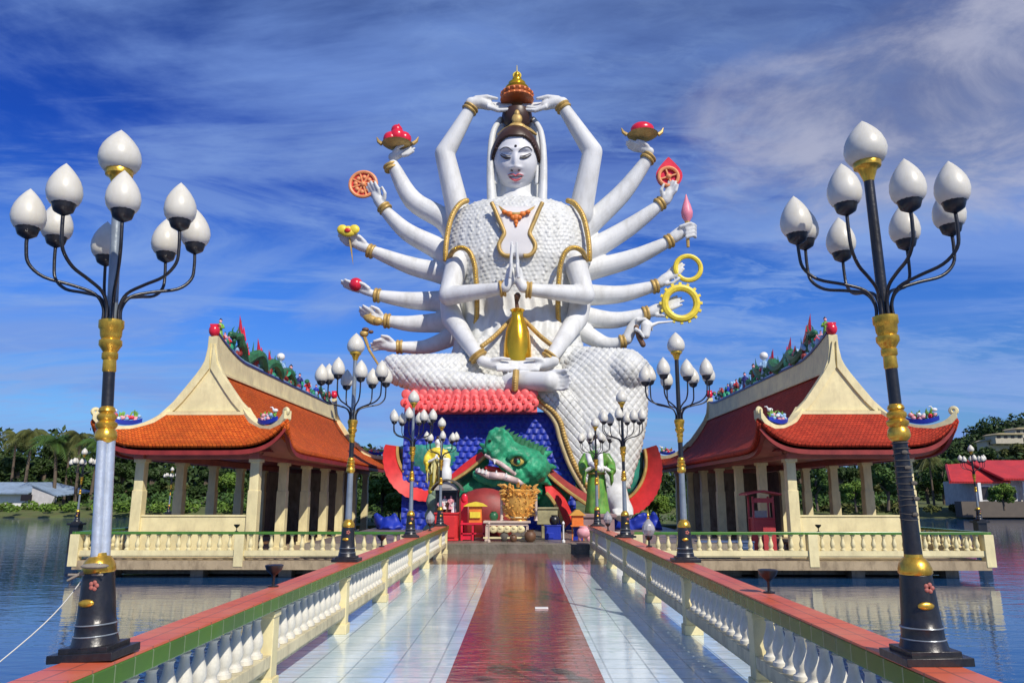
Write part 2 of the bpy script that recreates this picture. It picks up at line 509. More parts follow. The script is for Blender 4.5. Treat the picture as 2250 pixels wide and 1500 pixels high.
GREENT = tiled('green_cap_tile', (0.08, 0.22, 0.028), (0.065, 0.18, 0.022), (0.25, 0.34, 0.16), 1.0, 5.0, 0.2, 0.2, offset=0.0, mort=0.006, dirt=(0.03, 0.08, 0.03), dirt_amt=0.5)
REDCAP = tiled('red_cap_tile', (0.72, 0.13, 0.055), (0.64, 0.11, 0.05), (0.34, 0.08, 0.05), 1.0, 5.0, 0.2, 0.35, offset=0.0, mort=0.008, dirt=(0.70, 0.30, 0.18), dirt_amt=0.5)

def water_mat():
    m = bpy.data.materials.new('pond_water'); m.use_nodes = True
    t = m.node_tree; b = bsdf(m)
    b.inputs['Base Color'].default_value = (0.012, 0.06, 0.16, 1)
    b.inputs['Roughness'].default_value = 0.03
    b.inputs['Specular IOR Level'].default_value = 0.9
    b.inputs['IOR'].default_value = 1.6
    tcn = t.nodes.new('ShaderNodeTexCoord')
    hs = []
    for sc, sx, sy, st in ((1.0, 0.5, 1.5, 0.7), (3.2, 0.6, 1.6, 0.4), (8.0, 0.8, 1.4, 0.12)):
        mp = t.nodes.new('ShaderNodeMapping'); mp.inputs['Scale'].default_value = (sx, sy, 1)
        n = t.nodes.new('ShaderNodeTexNoise'); n.inputs['Scale'].default_value = sc; n.inputs['Detail'].default_value = 3
        t.links.new(tcn.outputs['Object'], mp.inputs[0]); t.links.new(mp.outputs[0], n.inputs[0])
        hs.append(math_(t, 'MULTIPLY', n.outputs[0], st))
    h = math_(t, 'ADD', math_(t, 'ADD', hs[0], hs[1]), hs[2])
    bn = t.nodes.new('ShaderNodeBump'); bn.inputs['Strength'].default_value = 0.13; bn.inputs['Distance'].default_value = 0.10
    t.links.new(h, bn.inputs['Height']); t.links.new(bn.outputs[0], b.inputs['Normal'])
    return m
WATER = water_mat()
mb = MB()
mb.grid([[Vector((x, y, WZ)) for x in (-400, -60, 60, 400)] for y in (-40, 20, 60, 140)])
tag(obj('water', mb, WATER, smooth=False), kind='structure')

GRASSM = mat('bank_ground', (0.10, 0.13, 0.035), 0.9, var=0.4, vs=0.3, dirt=(0.16, 0.11, 0.05), dirt_amt=0.6, bump=0.5, bs=2)
STONE = mat('bank_stone', (0.17, 0.15, 0.12), 0.9, var=0.4, vs=1.2, bump=0.6, bs=4, bdist=0.08, dirt=(0.05, 0.06, 0.03), dirt_amt=0.7)
mb = MB()
rng = random.Random(3)
rows = []
for j, y in enumerate((76, 80, 84, 90, 110, 200, 600, 2500)):
    row = []
    for i in range(41):
        x = -1.0 * (600 if j < 6 else 2500) + i * (1200 if j < 6 else 5000) / 40
        z = (-1.2, -0.4, 0.2, 0.6, 0.9, 1.2, 1.5, 2)[j] + rng.uniform(-0.1, 0.1)
        row.append(Vector((x, y + rng.uniform(-1.5, 1.5) * (j < 3), z)))
    rows.append(row)
mb.grid(rows)
tag(obj('shore_ground', mb, GRASSM), kind='structure')
# side shores closing the pond, so other viewpoints still see land
mb = MB()
mb.box((0, 0, -1.9), (1200, 400, 0.6))
tag(obj('pond_bed', mb, DARKC, smooth=False), kind='structure')

HILLM = mat('hill_forest', (0.016, 0.030, 0.012), 0.95, var=0.5, vs=0.12, bump=1.0, bs=0.35, bdist=2.0, dirt=(0.05, 0.055, 0.02), dirt_amt=0.7)
def hill_mesh(x0, x1, y0, y1, hfun, nx=70, ny=26):
    rows = []
    for j in range(ny):
        y = y0 + (y1 - y0) * j / (ny - 1)
        row = []
        for i in range(nx):
            x = x0 + (x1 - x0) * i / (nx - 1)
            row.append(Vector((x, y, hfun(x, y))))
        rows.append(row)
    mb = MB(); mb.grid(rows); return mb
rngh = random.Random(9)
def hh(x, y):
    top = P(2330, 905, 300)
    d = ((x - 258) / 98.0) ** 2 + ((y - 320) / 75.0) ** 2
    return -2 + (top.z + 8) * math.exp(-d * 0.9) + rngh.uniform(-1.6, 1.6)
tag(obj('wooded_hill', hill_mesh(60, 500, 200, 420, hh), HILLM), kind='structure')
def hh2(x, y):
    d = ((x + 150) / 62.0) ** 2 + ((y - 260) / 50.0) ** 2
    d2 = ((x + 60) / 80.0) ** 2 + ((y - 290) / 50.0) ** 2
    return -2 + 12 * math.exp(-d) + 6 * math.exp(-d2) + rngh.uniform(-1.2, 1.2)
tag(obj('wooded_ridge', hill_mesh(-380, 60, 200, 330, hh2), HILLM), kind='structure')

# bridge deck : two pale strips, the red path, brown landing
Y0, YE = -1.5, 22.0
mb = MB(); mb.box(((-2.42 + 2.27) / 2, (Y0 + YE) / 2, -0.16), (4.69, YE - Y0, 0.30))
for y in (4.0, 9.4, 14.8, 20.2):
    for x in (-1.7, 1.6): mb.box((x, y, -0.95), (0.35, 0.35, 1.3))
    mb.box((-0.05, y, -0.40), (4.3, 0.3, 0.2))
tag(obj('bridge_deck', mb, CONC, smooth=False), kind='structure')
def sheet(name, x0, x1, y0, y1, z, m):
    mb = MB(); mb.grid([[Vector((x0, y0, z)), Vector((x1, y0, z))], [Vector((x0, y1, z)), Vector((x1, y1, z))]])
    return tag(obj(name, mb, m, smooth=False), kind='structure')
sheet('deck_tiling', -2.42, 2.27, Y0, 18.5, 0.0, DECKT)
sheet('red_path', -0.66, 0.73, Y0, 21.9, 0.004, REDT)
sheet('landing_tiling', -2.42, 2.27, 18.5, 21.9, 0.0, BROWNT)

# island / plaza
PAVE = tiled('plaza_paving', (0.26, 0.20, 0.16), (0.20, 0.16, 0.13), (0.10, 0.09, 0.08), 1.0, 0.4, 0.4, 0.4, dirt=(0.10, 0.09, 0.07), dirt_amt=0.7)
mb = MB()
mb.box((0.0, 41.15, -0.85), (12.4, 38.1, 2.22))
tag(obj('plaza', mb, CONC, smooth=False), kind='structure')
mb = MB(); mb.box((-0.1, 22.05, 0.075), (4.6, 0.28, 0.15)); mb.box((-0.1, 22.06, 0.20), (5.6, 0.28, 0.10))
tag(obj('plaza_steps', mb, STONE, smooth=False), kind='structure')
sheet('plaza_paving', -6.2, 6.2, 22.2, 60.2, 0.264, PAVE)
mb = MB()
mb.box((-10.9, 52, -0.9), (9.2, 22, 1.9)); mb.box((10.9, 52, -0.9), (9.2, 22, 1.9))
tag(obj('planted_bank', mb, GRASSM, smooth=False), kind='structure')

# ------------------------------------------------------------------ balustrades
BAL_PROF = [(0.062, 0.0), (0.062, 0.03), (0.045, 0.04), (0.040, 0.06), (0.052, 0.08), (0.060, 0.12), (0.055, 0.16), (0.036, 0.22), (0.028, 0.27), (0.033, 0.285), (0.042, 0.295), (0.030, 0.305), (0.040, 0.32), (0.058, 0.335), (0.058, 0.35)]
def bal_mesh(n, rs, h):
    mb = MB(); mb.lathe([(r * rs, z * h / 0.35) for r, z in BAL_PROF], n=n)
    me = bpy.data.meshes.new('baluster'); me.from_pydata(mb.v, [], mb.f); me.shade_smooth()
    try: me.set_sharp_from_angle(angle=math.radians(50))
    except Exception: pass
    return me
balA = bal_mesh(14, 1.0, 0.36); balA.materials.append(WHITEB)
balB = bal_mesh(10, 1.15, 0.42); balB.materials.append(CREAM)
def add_baluster(me, parent, p):
    o = bpy.data.objects.new('baluster', me); COL.objects.link(o); o.parent = parent; o.location = Vector(p) - ORG[parent.name]
    return o
def bridge_rail(X, side, label):
    t = thing('bridge_balustrade', label, 'balustrade', (X, 2.0, 0), 'balustrades along the bridge')
    y0, y1 = -1.3, 21.85
    inn = -side
    mb = MB(); mb.box((X, (y0 + y1) / 2, 0.716), (0.262, y1 - y0, 0.104)); obj('cap_rail', mb, GREENT, t, smooth=False, bevel=0.008)
    mb = MB(); mb.box((X, (y0 + y1) / 2, 0.776), (0.250, y1 - y0, 0.014)); obj('cap_tiles', mb, REDCAP, t, smooth=False)
    mb = MB(); mb.box((X, (y0 + y1) / 2, 0.25), (0.17, y1 - y0, 0.10)); mb.box((X, (y0 + y1) / 2, 0.182), (0.12, y1 - y0, 0.034))
    obj('bottom_beam', mb, CREAM2, t, smooth=False, bevel=0.006)
    posts = [4.0 + 2.7 * k for k in range(-2, 7)] + [21.75]
    for y in posts:
        mb = MB(); mb.box((X, y, 0.345), (0.185, 0.15, 0.63)); mb.box((X, y, 0.055), (0.22, 0.19, 0.11)); mb.box((X, y, 0.62), (0.205, 0.17, 0.05))
        obj('post', mb, CREAM, t, smooth=False, bevel=0.006)
    for a, b in zip(posts[:-1], posts[1:]):
        if b < 2.0: continue
        n = 11 if b - a > 2 else 6
        for i in range(n):
            add_baluster(balA, t, (X, a + (b - a) * (i + 1) / (n + 1), 0.302))
    return t
RL, RR = -2.17, 2.02
bridge_rail(RL, -1, 'sunlit long balustrade left of the red path, green sides and red tile top')
bridge_rail(RR, 1, 'shaded long balustrade right of the red path, green sides and red tile top')

def platform_rail(parent, A, B, z0, n_bays, skip_first=False):
    A = Vector(A); B = Vector(B); L = (B - A).length; d = (B - A).normalized(); ang = math.atan2(d.y, d.x)
    R = RZ(ang); mid = (A + B) / 2
    mb = MB(); mb.box((mid.x, mid.y, z0 + 0.735), (L + 0.18, 0.20, 0.07), R); obj('cap_rail', mb, GREENT, parent, smooth=False, bevel=0.006)
    mb = MB(); mb.box((mid.x, mid.y, z0 + 0.20), (L, 0.14, 0.14), R); mb.box((mid.x, mid.y, z0 + 0.115), (L, 0.10, 0.03), R)
    obj('bottom_beam', mb, CREAM, parent, smooth=False)
    for k in range(n_bays + 1):
        if skip_first and k == 0: continue
        p = A + d * L * k / n_bays
        mb = MB(); mb.box((p.x, p.y, z0 + 0.27), (0.26, 0.24, 0.86), R); obj('post', mb, CREAM, parent, smooth=False, bevel=0.01)
    nb = int(L / n_bays / 0.29)
    for k in range(n_bays):
        for i in range(nb):
            q = A + d * (L / n_bays) * (k + (i + 1) / (nb + 1))
            add_baluster(balB, parent, (q.x, q.y, z0 + 0.272))

# ------------------------------------------------------------------ pavilions
def roof_tile_mat(name, c1, c2):
    m = bpy.data.materials.new(name); m.use_nodes = True
    t = m.node_tree; b = bsdf(m)
    tcn = t.nodes.new('ShaderNodeTexCoord')
    mp = t.nodes.new('ShaderNodeMapping'); mp.inputs['Scale'].default_value = (1, 1, 1)
    t.links.new(tcn.outputs['UV'], mp.inputs[0])
    br = t.nodes.new('ShaderNodeTexBrick'); br.offset = 0.5
    br.inputs['Color1'].default_value = (*c1, 1); br.inputs['Color2'].default_value = (*c2, 1)
    br.inputs['Mortar'].default_value = (c2[0] * 0.35, c2[1] * 0.35, c2[2] * 0.35, 1)
    br.inputs['Scale'].default_value = 1.0; br.inputs['Brick Width'].default_value = 0.11; br.inputs['Row Height'].default_value = 0.09; br.inputs['Mortar Size'].default_value = 0.008
    t.links.new(mp.outputs[0], br.inputs[0])
    n = t.nodes.new('ShaderNodeTexNoise'); n.inputs['Scale'].default_value = 1.1; n.inputs['Detail'].default_value = 9; n.inputs['Roughness'].default_value = 0.7
    t.links.new(tcn.outputs['Object'], n.inputs[0])
    f = ramp_(t, n.outputs[0], [(0.40, (0, 0, 0)), (0.75, (0.55,) * 3)], 'LINEAR')
    col = mix_(t, f, br.outputs[0], (c2[0] * 0.4, c2[1] * 0.7, c2[2] * 0.9))
    t.links.new(col, b.inputs['Base Color'])
    b.inputs['Roughness'].default_value = 0.75
    b.inputs['Specular IOR Level'].default_value = 0.2
    bn = t.nodes.new('ShaderNodeBump'); bn.inputs['Strength'].default_value = 0.8; bn.inputs['Distance'].default_value = 0.03
    sepn = t.nodes.new('ShaderNodeSeparateXYZ'); t.links.new(mp.outputs[0], sepn.inputs[0])
    fr = math_(t, 'FRACT', math_(t, 'DIVIDE', sepn.outputs[1], 0.09))
    h = math_(t, 'SUBTRACT', fr, br.outputs['Fac'])
    n5 = t.nodes.new('ShaderNodeTexNoise'); n5.inputs['Scale'].default_value = 9
    t.links.new(tcn.outputs['Object'], n5.inputs[0])
    h = math_(t, 'ADD', h, n5.outputs[0])
    t.links.new(h, bn.inputs['Height']); t.links.new(bn.outputs[0], b.inputs['Normal'])
    return m
ROOF_SUNLIT = roof_tile_mat('sunlit_roof_tiles', (0.80, 0.15, 0.018), (0.58, 0.085, 0.012))  # left roof: sunlight on the slope is put into the tile colour
ROOF_SHADED = roof_tile_mat('shaded_roof_tiles', (0.56, 0.055, 0.022), (0.40, 0.032, 0.014))  # right roof: darker red copy, shade on the slope painted into the colour

def uvgrid(name, grids, m, parent, off=0.0):
    """grids: list of rows of points; UV = metres along rows / down columns"""
    vs = []; fs = []; uvs = []
    for rows in grids:
        o = len(vs); n = len(rows[0])
        arc = [0.0]
        mid = n // 2
        for i in range(1, len(rows)): arc.append(arc[-1] + (Vector(rows[i][mid]) - Vector(rows[i - 1][mid])).length)
        for i, r in enumerate(rows):
            for p in r:
                vs.append(Vector(p))
                hor = p[1] if abs(Vector(rows[0][0]).y - Vector(rows[0][-1]).y) > abs(Vector(rows[0][0]).x - Vector(rows[0][-1]).x) else p[0]
                uvs.append((hor, -arc[i]))
        for i in range(len(rows) - 1):
            for j in range(n - 1):
                fs.append((o + i * n + j, o + i * n + j + 1, o + (i + 1) * n + j + 1, o + (i + 1) * n + j))
    og = ORG[parent.name]
    me = bpy.data.meshes.new(name); me.from_pydata([v - og for v in vs], [], fs)
    uv = me.uv_layers.new(name='UVMap')
    for p in me.polygons:
        for li in p.loop_indices: uv.data[li].uv = uvs[me.loops[li].vertex_index]
    me.update()
    o = link_mesh(name, me, m, parent, True)
    s = o.modifiers.new('solid', 'SOLIDIFY'); s.thickness = 0.12; s.offset = -1 if off == 0 else off
    return o
GY, GYR = 23.0, 38.5          # gable planes
EYF, EYR = 21.8, 39.8         # eave planes
HW = 2.80
SLOPE = [(0.12, 5.42), (0.40, 4.98), (0.72, 4.50), (1.10, 4.05), (1.55, 3.66), (2.0, 3.36), (2.4, 3.12), (HW, 2.95)]
def lift(u, p=4.0): return 0.80 * abs(u) ** (p * (1.6 if p < 5 else 2.0))
def roof_grids(cx):
    grids = []
    n = 121
    def yend(w, front):
        # end of the long slope at half width w
        if w <= 1.10: return GY if front else GYR
        k = (w - 1.10) / (HW - 1.10)
        return (GY + (EYF - GY) * k) if front else (GYR + (EYR - GYR) * k)
    for sd in (-1, 1):
        rows = []
        for w, z in SLOPE:
            a, b = yend(w, True), yend(w, False)
            k = max(0.0, (w - 1.10) / (HW - 1.10))
            row = []
            for i in range(n):
                u = -1 + 2 * i / (n - 1)
                y = (a + b) / 2 + u * (b - a) / 2
                row.append(Vector((cx + sd * (w + 0.10 * k * abs(u) ** 8), y, z + lift(u, 10) * k ** 2.5)))
            if sd == 1: row = row[::-1]
            rows.append(row)
        grids.append(rows)
    for fr in (True, False):
        rows = []
        for w, z in [q for q in SLOPE if q[0] >= 1.10]:
            k = (w - 1.10) / (HW - 1.10)
            y = yend(w, fr)
            row = []
            for i in range(49):
                u = -1 + 2 * i / 48
                row.append(Vector((cx + u * (w + 0.10 * k * abs(u) ** 8), y, z + lift(u, 4) * k ** 2.5)))
            if not fr: row = row[::-1]
            rows.append(row)
        grids.append(rows)
    return grids

def path_band(mb, pts, w, h, n=5):
    """rectangular section swept along pts (w sideways, h up)"""
    pts = spline(pts, n)
    rings = []
    for i, p in enumerate(pts):
        a = pts[max(0, i - 1)]; b = pts[min(len(pts) - 1, i + 1)]
        t = (b - a); t.z = 0
        t = t.normalized() if t.length > 1e-5 else Vector((0, 1, 0))
        sd = Vector((-t.y, t.x, 0))
        rings.append([p + sd * w / 2, p - sd * w / 2, p - sd * w / 2 + Vector((0, 0, h)), p + sd * w / 2 + Vector((0, 0, h))])
    mb.loft(rings)

def robed_figure(mb_robe, mb_skin, mb_hair, p, h, rz=0.0):
    """small glazed ceramic figure : robe cone, sleeves, head, topknot"""
    p = Vector(p)
    mb_robe.lathe([(h * .20, 0), (h * .17, h * .2), (h * .12, h * .45), (h * .15, h * .62), (h * .13, h * .72), (h * .04, h * .78)], c=p, n=8)
    for s in (-1, 1):
        mb_robe.tube([p + RZ(rz) @ Vector((s * h * .13, 0, h * .68)), p + RZ(rz) @ Vector((s * h * .22, -h * .06, h * .52)), p + RZ(rz) @ Vector((s * h * .10, -h * .20, h * .50))], [h * .05, h * .06, h * .07], n=6)
    mb_skin.ell(p + Vector((0, 0, h * .86)), (h * .08, h * .085, h * .10), 8, 6)
    mb_hair.ell(p + Vector((0, h * .02, h * .93)), (h * .085, h * .085, h * .07), 8, 5)
    mb_hair.ell(p + Vector((0, 0, h * 1.0)), h * .035, 6, 4)

def corner_deco(parent, c, dirx, diry, sc=1.0, seed=0):
    """blue boat-shaped base with petals, leaves, a small white bird : glazed ornament on a hip"""
    rg = random.Random(seed)
    d = Vector((dirx, diry, 0)).normalized()
    g = MB()
    rings = []
    for i in range(9):
        u = -1 + i / 4
        w = 0.10 * math.sqrt(max(0.02, 1 - u * u * 0.9)) * sc
        z = 0.10 * u * u * sc
        p = Vector(c) + d * u * 0.46 * sc
        sd = Vector((-d.y, d.x, 0))
        rings.append([p + sd * w + Vector((0, 0, z)), p - sd * w + Vector((0, 0, z)), p - sd * w * 1.1 + Vector((0, 0, z + 0.13 * sc)), p + sd * w * 1.1 + Vector((0, 0, z + 0.13 * sc))])
    g.loft(rings)
    base = obj('corner_ornament', g, BLUEP, parent)
    fl = {}
    for k in range(16):
        u = rg.uniform(-0.8, 0.8)
        m = rg.choice(['pink', 'red', 'white', 'pink', 'blue'])
        q = Vector(c) + d * u * 0.42 * sc + Vector((rg.uniform(-.06, .06), rg.uniform(-.06, .06), rg.uniform(0.14, 0.30))) * sc
        b = MB()
        b.ell(q, (0.075 * sc, 0.07 * sc, 0.06 * sc), 7, 5, RX(rg.uniform(-1, 1)) @ RY(rg.uniform(-1, 1)))
        obj(m + '_petal', b, {'pink': PINKP, 'red': REDG, 'white': WHITEP, 'blue': LBLUE}[m], base)
    for k in range(22):
        u = rg.uniform(-1.0, -0.2) if k % 3 else rg.uniform(0.2, 0.7)
        q = Vector(c) + d * (-u) * 0.42 * sc + Vector((0, 0, rg.uniform(0.12, 0.3) * sc))
        a = rg.uniform(0, 6.28)
        e = q + Vector((math.cos(a) * .10, math.sin(a) * .10, rg.uniform(.06, .22))) * sc
        fl.setdefault('green', MB()).tube([q, (q + e) / 2 + Vector((0, 0, .03 * sc)), e], [.018 * sc, .03 * sc, .004], n=5)
    bd = Vector(c) + d * 0.35 * sc + Vector((0, 0, 0.42 * sc))
    w = fl.setdefault('white', MB())
    w.ell(bd, (0.09 * sc, 0.06 * sc, 0.06 * sc)); w.tube([bd + Vector((-.05, 0, .02)) * sc, bd + Vector((-.1, 0, .1)) * sc, bd + Vector((-.17, 0, .10)) * sc], [.03 * sc, .022 * sc, .008 * sc], n=6)
    for k, b in fl.items():
        nm = {'pink': 'pink_petals', 'red': 'red_petals', 'white': 'white_bird', 'blue': 'blue_petals', 'green': 'green_leaves'}[k]
        obj(nm, b, {'pink': PINKP, 'red': REDG, 'white': WHITEP, 'blue': LBLUE, 'green': GRNL}[k], base)
GRNL = mat('leaf_green_glaze', (0.20, 0.42, 0.06), 0.4, var=0.4, vs=8)

def pavilion(cx, sd, ROOF, label):
    """sd = +1 if the inner side (towards the bridge) is +X"""
    t = thing('pavilion', label, 'pavilion', (cx, 30.0, -0.15), 'pavilions beside the bridge')
    fz = -0.15
    cols_y = [22.7 + 2.69 * k for k in range(7)]
    # columns : square lower pedestal-like shaft, grooves
    for s in (-1, 1):
        for y in cols_y:
            g = MB()
            x = cx + s * 1.72
            g.box((x, y, fz + 1.45), (0.27, 0.27, 2.9))
            g.box((x, y, fz + 0.95), (0.31, 0.31, 1.9))
            g.box((x, y, fz + 0.06), (0.40, 0.40, 0.12))
            g.box((x, y, 2.62), (0.36, 0.36, 0.10))
            obj('column', g, CREAM, t, smooth=False, bevel=0.015)
    # front low wall, rear room wall
    g = MB(); g.box((cx, 22.7, fz + 0.57), (3.17, 0.16, 1.14)); g.box((cx, 22.7, fz + 1.165), (3.13, 0.22, 0.05))
    obj('parapet_wall', g, CREAM, t, smooth=False, bevel=0.008)
    g = MB(); g.box((cx, 36.0, 1.25), (3.2, 0.12, 2.76))
    g.box((cx - sd * 1.70, 34.7, 1.25), (0.10, 2.4, 2.76))
    obj('back_wall', g, CONC, t, smooth=False)
    g = MB()
    for k in range(3): g.box((cx + sd * 0.6, 25.3 + 2.69 * k * 1.6, fz + 0.24), (1.6, 0.5, 0.06)); g.box((cx + sd * 0.6, 25.3 + 2.69 * k * 1.6, fz + 0.11), (0.9, 0.35, 0.21))
    obj('bench', g, BROWN, t, smooth=False)
    # beams and ceiling
    g = MB()
    for s in (-1, 1): g.box((cx + s * 1.72, 30.77, 2.77), (0.30, 16.7, 0.20))
    for y in (22.7, 38.84): g.box((cx, y, 2.77), (3.14, 0.30, 0.20))
    obj('eave_beam', g, FASC, t, smooth=False, bevel=0.01)
    g = MB(); g.box((cx, 30.8, 2.90), (4.4, 16.9, 0.05)); obj('ceiling', g, DKRED, t, smooth=False)
    # roof
    rf = uvgrid('roof', roof_grids(cx), ROOF, t)
    # dark fascia under the eave edge, following the upturned corners
    g = MB()
    e = []
    for i in range(49):
        u = -1 + i / 24
        e.append(Vector((cx + u * (HW + 0.04 * abs(u) ** 8), EYF + 0.06, 2.95 - 0.20 + lift(u, 4) * .96)))
    rings = [[p, p + Vector((0, 0.12, 0)), p + Vector((0, 0.12, 0.13)), p + Vector((0, 0, 0.13))] for p in e]
    g.loft(rings)
    rings = [[p + Vector((0, EYR - EYF - 0.25, 0)), p + Vector((0, EYR - EYF - .13, 0)), p + Vector((0, EYR - EYF - .13, 0.13)), p + Vector((0, EYR - EYF - .25, 0.13))] for p in e]
    g.loft(rings)
    for s in (-1, 1):
        rings = []
        for i in range(121):
            u = -1 + i / 60
            p = Vector((cx + s * (HW - 0.12 + 0.06 * abs(u) ** 8), 30.8 + u * 8.92, 2.71 + lift(u, 10)))
            rings.append([p, p + Vector((.12, 0, 0)), p + Vector((.12, 0, .13)), p + Vector((0, 0, .13))])
        g.loft(rings)
    obj('fascia', g, DKRED, t)
    # soffit between fascia and beam
    g = MB()
    for s in (-1, 1):
        rows = [[Vector((cx + s * 1.9, 22.6 + 16.4 * i / 120, 2.78)) for i in range(121)], [Vector((cx + s * (HW - .1), 22.0 + 17.6 * i / 120, 2.76 + lift(-1 + i / 60, 10))) for i in range(121)]]
        g.grid(rows)
    for y0, y1 in ((22.5, EYF + .1), (39.0, EYR - .1)):
        rows = [[Vector((cx - 1.9 + 3.8 * i / 48, y0, 2.78)) for i in range(49)], [Vector((cx + (HW - .1) * (-1 + i / 24), y1, 2.76 + lift(-1 + i / 24, 4))) for i in range(49)]]
        g.grid(rows)
    obj('soffit', g, FASC, t)
    # gables (front and rear) with bargeboards
    OUT = [(0.14, 6.50), (0.15, 6.10), (0.21, 5.72), (0.40, 5.30), (0.72, 4.86), (1.02, 4.46), (1.30, 4.18), (1.42, 4.02)]
    for yy, fr in ((GY, 1), (GYR, -1)):
        poly = [(cx + a, b) for a, b in OUT] + [(cx - a, b) for a, b in reversed(OUT)]
        g = MB(); g.prism(poly, yy - 0.06, yy + 0.10)
        gb = obj('gable', g, CREAM, rf, smooth=False, bevel=0.01)
        g = MB()
        for s in (-1, 1):
            inner = [(0.02, 5.45), (0.22, 5.16), (0.50, 4.76), (0.76, 4.42), (1.00, 4.16)]
            outer = [(0.06, 6.28), (0.20, 5.62), (0.42, 5.27), (0.74, 4.83), (1.04, 4.43), (1.34, 4.13), (1.5, 3.98)]
            po = [(cx + s * a, b) for a, b in outer] + [(cx + s * a, b) for a, b in reversed(inner + [(1.25, 3.98)])]
            if s < 0: po = po[::-1]
            g.prism(po, yy - 0.13 * fr if fr > 0 else yy + .03, yy + 0.02 if fr > 0 else yy + 0.17)
        obj('bargeboard', g, CREAM, rf, smooth=False, bevel=0.008)
        g = MB(); yb = yy - fr * 0.07
        g.box((cx, yb - 0.05, 4.06), (2.5, 0.14, 0.10)); obj('sill_band', g, CREAM, rf, smooth=False)
        g = MB(); g.ell((cx, yy, 6.68), (0.17, 0.17, 0.20), 12, 8); g.box((cx, yy + .05, 6.86), (0.26, 0.22, 0.06))
        fin = obj('red_finial', g, REDG, rf)
    # ridge wall
    def rz_(y):
        u = (y - GY) / (GYR - GY)
        return 6.04 + 0.56 * max(0, 1 - u / 0.17) ** 1.6 + 0.25 * max(0, (u - 0.88) / 0.12) ** 2
    g = MB()
    rings = []
    for i in range(61):
        y = GY + 0.12 + (GYR - GY - 0.24) * i / 60
        z1 = rz_(y); z0 = 5.30
        rings.append([Vector((cx - .16, y, z0)), Vector((cx + .16, y, z0)), Vector((cx + .10, y, z1)), Vector((cx - .10, y, z1))])
    g.loft(rings)
    for s in (-1, 1):
        path_band(g, [Vector((cx + s * 0.19, GY + 0.1 + (GYR - GY - .2) * i / 12, 5.33)) for i in range(13)], 0.10, 0.07, 1)
    rw = obj('ridge_wall', g, CREAM, rf, smooth=30)
    g = MB()
    path_band(g, [Vector((cx, GY + 0.12 + (GYR - GY - 0.24) * i / 40, rz_(GY + 0.12 + (GYR - GY - 0.24) * i / 40))) for i in range(41)], 0.26, 0.07, 1)
    obj('ridge_coping', g, NAVY, rf, smooth=30)
    g = MB()
    path_band(g, [Vector((cx, GY + 0.8 + (GYR - GY - 1.8) * i / 40, rz_(GY + 0.8 + (GYR - GY - 1.8) * i / 40) + .07)) for i in range(41)], 0.20, 0.05, 1)
    obj('ridge_cloud_band', g, LBLUE, rf, smooth=30)
    # hip bands with upturned scroll ends, and the ornaments on them
    for s in (-1, 1):
        for fr in (1, -1):
            ye = lambda k: (GY + (EYF - GY) * k) if fr > 0 else (GYR + (EYR - GYR) * k)
            pts = [Vector((cx + s * 1.18, ye(0.0), 4.02)), Vector((cx + s * 1.5, ye(.24), 3.68)), Vector((cx + s * 1.9, ye(.47), 3.43)), Vector((cx + s * 2.3, ye(.70), 3.38)), Vector((cx + s * 2.62, ye(.89), 3.50)), Vector((cx + s * 2.86, ye(1.02), 3.78))]
            g = MB(); path_band(g, pts, 0.26, 0.24)
            e = pts[-1] + Vector((0, 0, .10))
            M = RZ(math.atan2(-fr * 1.2, s * 1.7))
            g.torus(e + Vector((-s * .06, fr * .03, .12)), 0.075, 0.062, M, n=14, m=7)
            hb = obj('hip_ridge', g, CREAM, rf, smooth=35)
            corner_deco(rf, (cx + s * 2.12, ye(.62), 3.66), s * 1.3, -fr * 0.9, 0.95 if fr > 0 else 0.9, seed=int(cx + 50) + s * 3 + fr)
    # ridge ornaments : dragon with fins, figures in robes
    rg = random.Random(int(cx * 7) + 11)
    def wave(y): return rz_(y) + 0.12
    g = MB(); fins = MB()
    ys = [GY + 1.6 + i * 0.16 for i in range(46)]
    pts = []
    for i, y in enumerate(ys):
        pts.append(Vector((cx + 0.10 * math.sin(i * .5), y, wave(y) + 0.26 + 0.20 * math.sin(i * 0.55) + (0.25 if i < 3 else 0))))
    g.tube(pts, [0.09 + 0.12 * math.sin(math.pi * (0.1 + 0.85 * i / 45)) for i in range(46)], n=8)
    hd = pts[0]
    g.ell(hd + Vector((0, -.14, .06)), (.13, .24, .12)); g.ell(hd + Vector((0, -.30, -.02)), (.09, .14, .05))
    for s in (-1, 1): g.tube([hd + Vector((s * .05, 0, .12)), hd + Vector((s * .10, .1, .30)), hd + Vector((s * .06, .16, .42))], [.03, .025, .005], n=5)
    for i in range(2, 45, 1):
        if i % 2: continue
        p = pts[i]; hgt = rg.uniform(.20, .48)
        g.tube([p + Vector((0, 0, .08)), p + Vector((0, .05, .10 + hgt))], [.05, .004], n=4)
    for k in range(60):
        i = rg.randrange(2, 45); p = pts[i]
        a = rg.uniform(-1.4, 1.4)
        g.tube([p, p + Vector((math.sin(a) * .2, rg.uniform(-.1, .1), .05 + .18 * math.cos(a)))], [.06, .006], n=4)
    dr = obj('ridge_dragon', g, DKGRN, rf)
    for i, hf in ((2, .60), (5, .50), (9, .42), (14, .5), (24, .46), (33, .36)):
        p = pts[i]
        fins = MB(); fins.tube([p + Vector((0, .12, -.1)), p + Vector((0, .02, .12 + hf * .3)), p + Vector((0, -.14, .10 + hf))], [.16, .11, .004], n=5, flat=0.5)
        fins.tube([p + Vector((0, .3, -.1)), p + Vector((0, .3, .10 + hf * .5))], [.12, .004], n=5)
        fins.ell(p + Vector((0, .1, 0)), (.14, .2, .14), 8, 6)
        obj('red_fin', fins, REDG, dr)
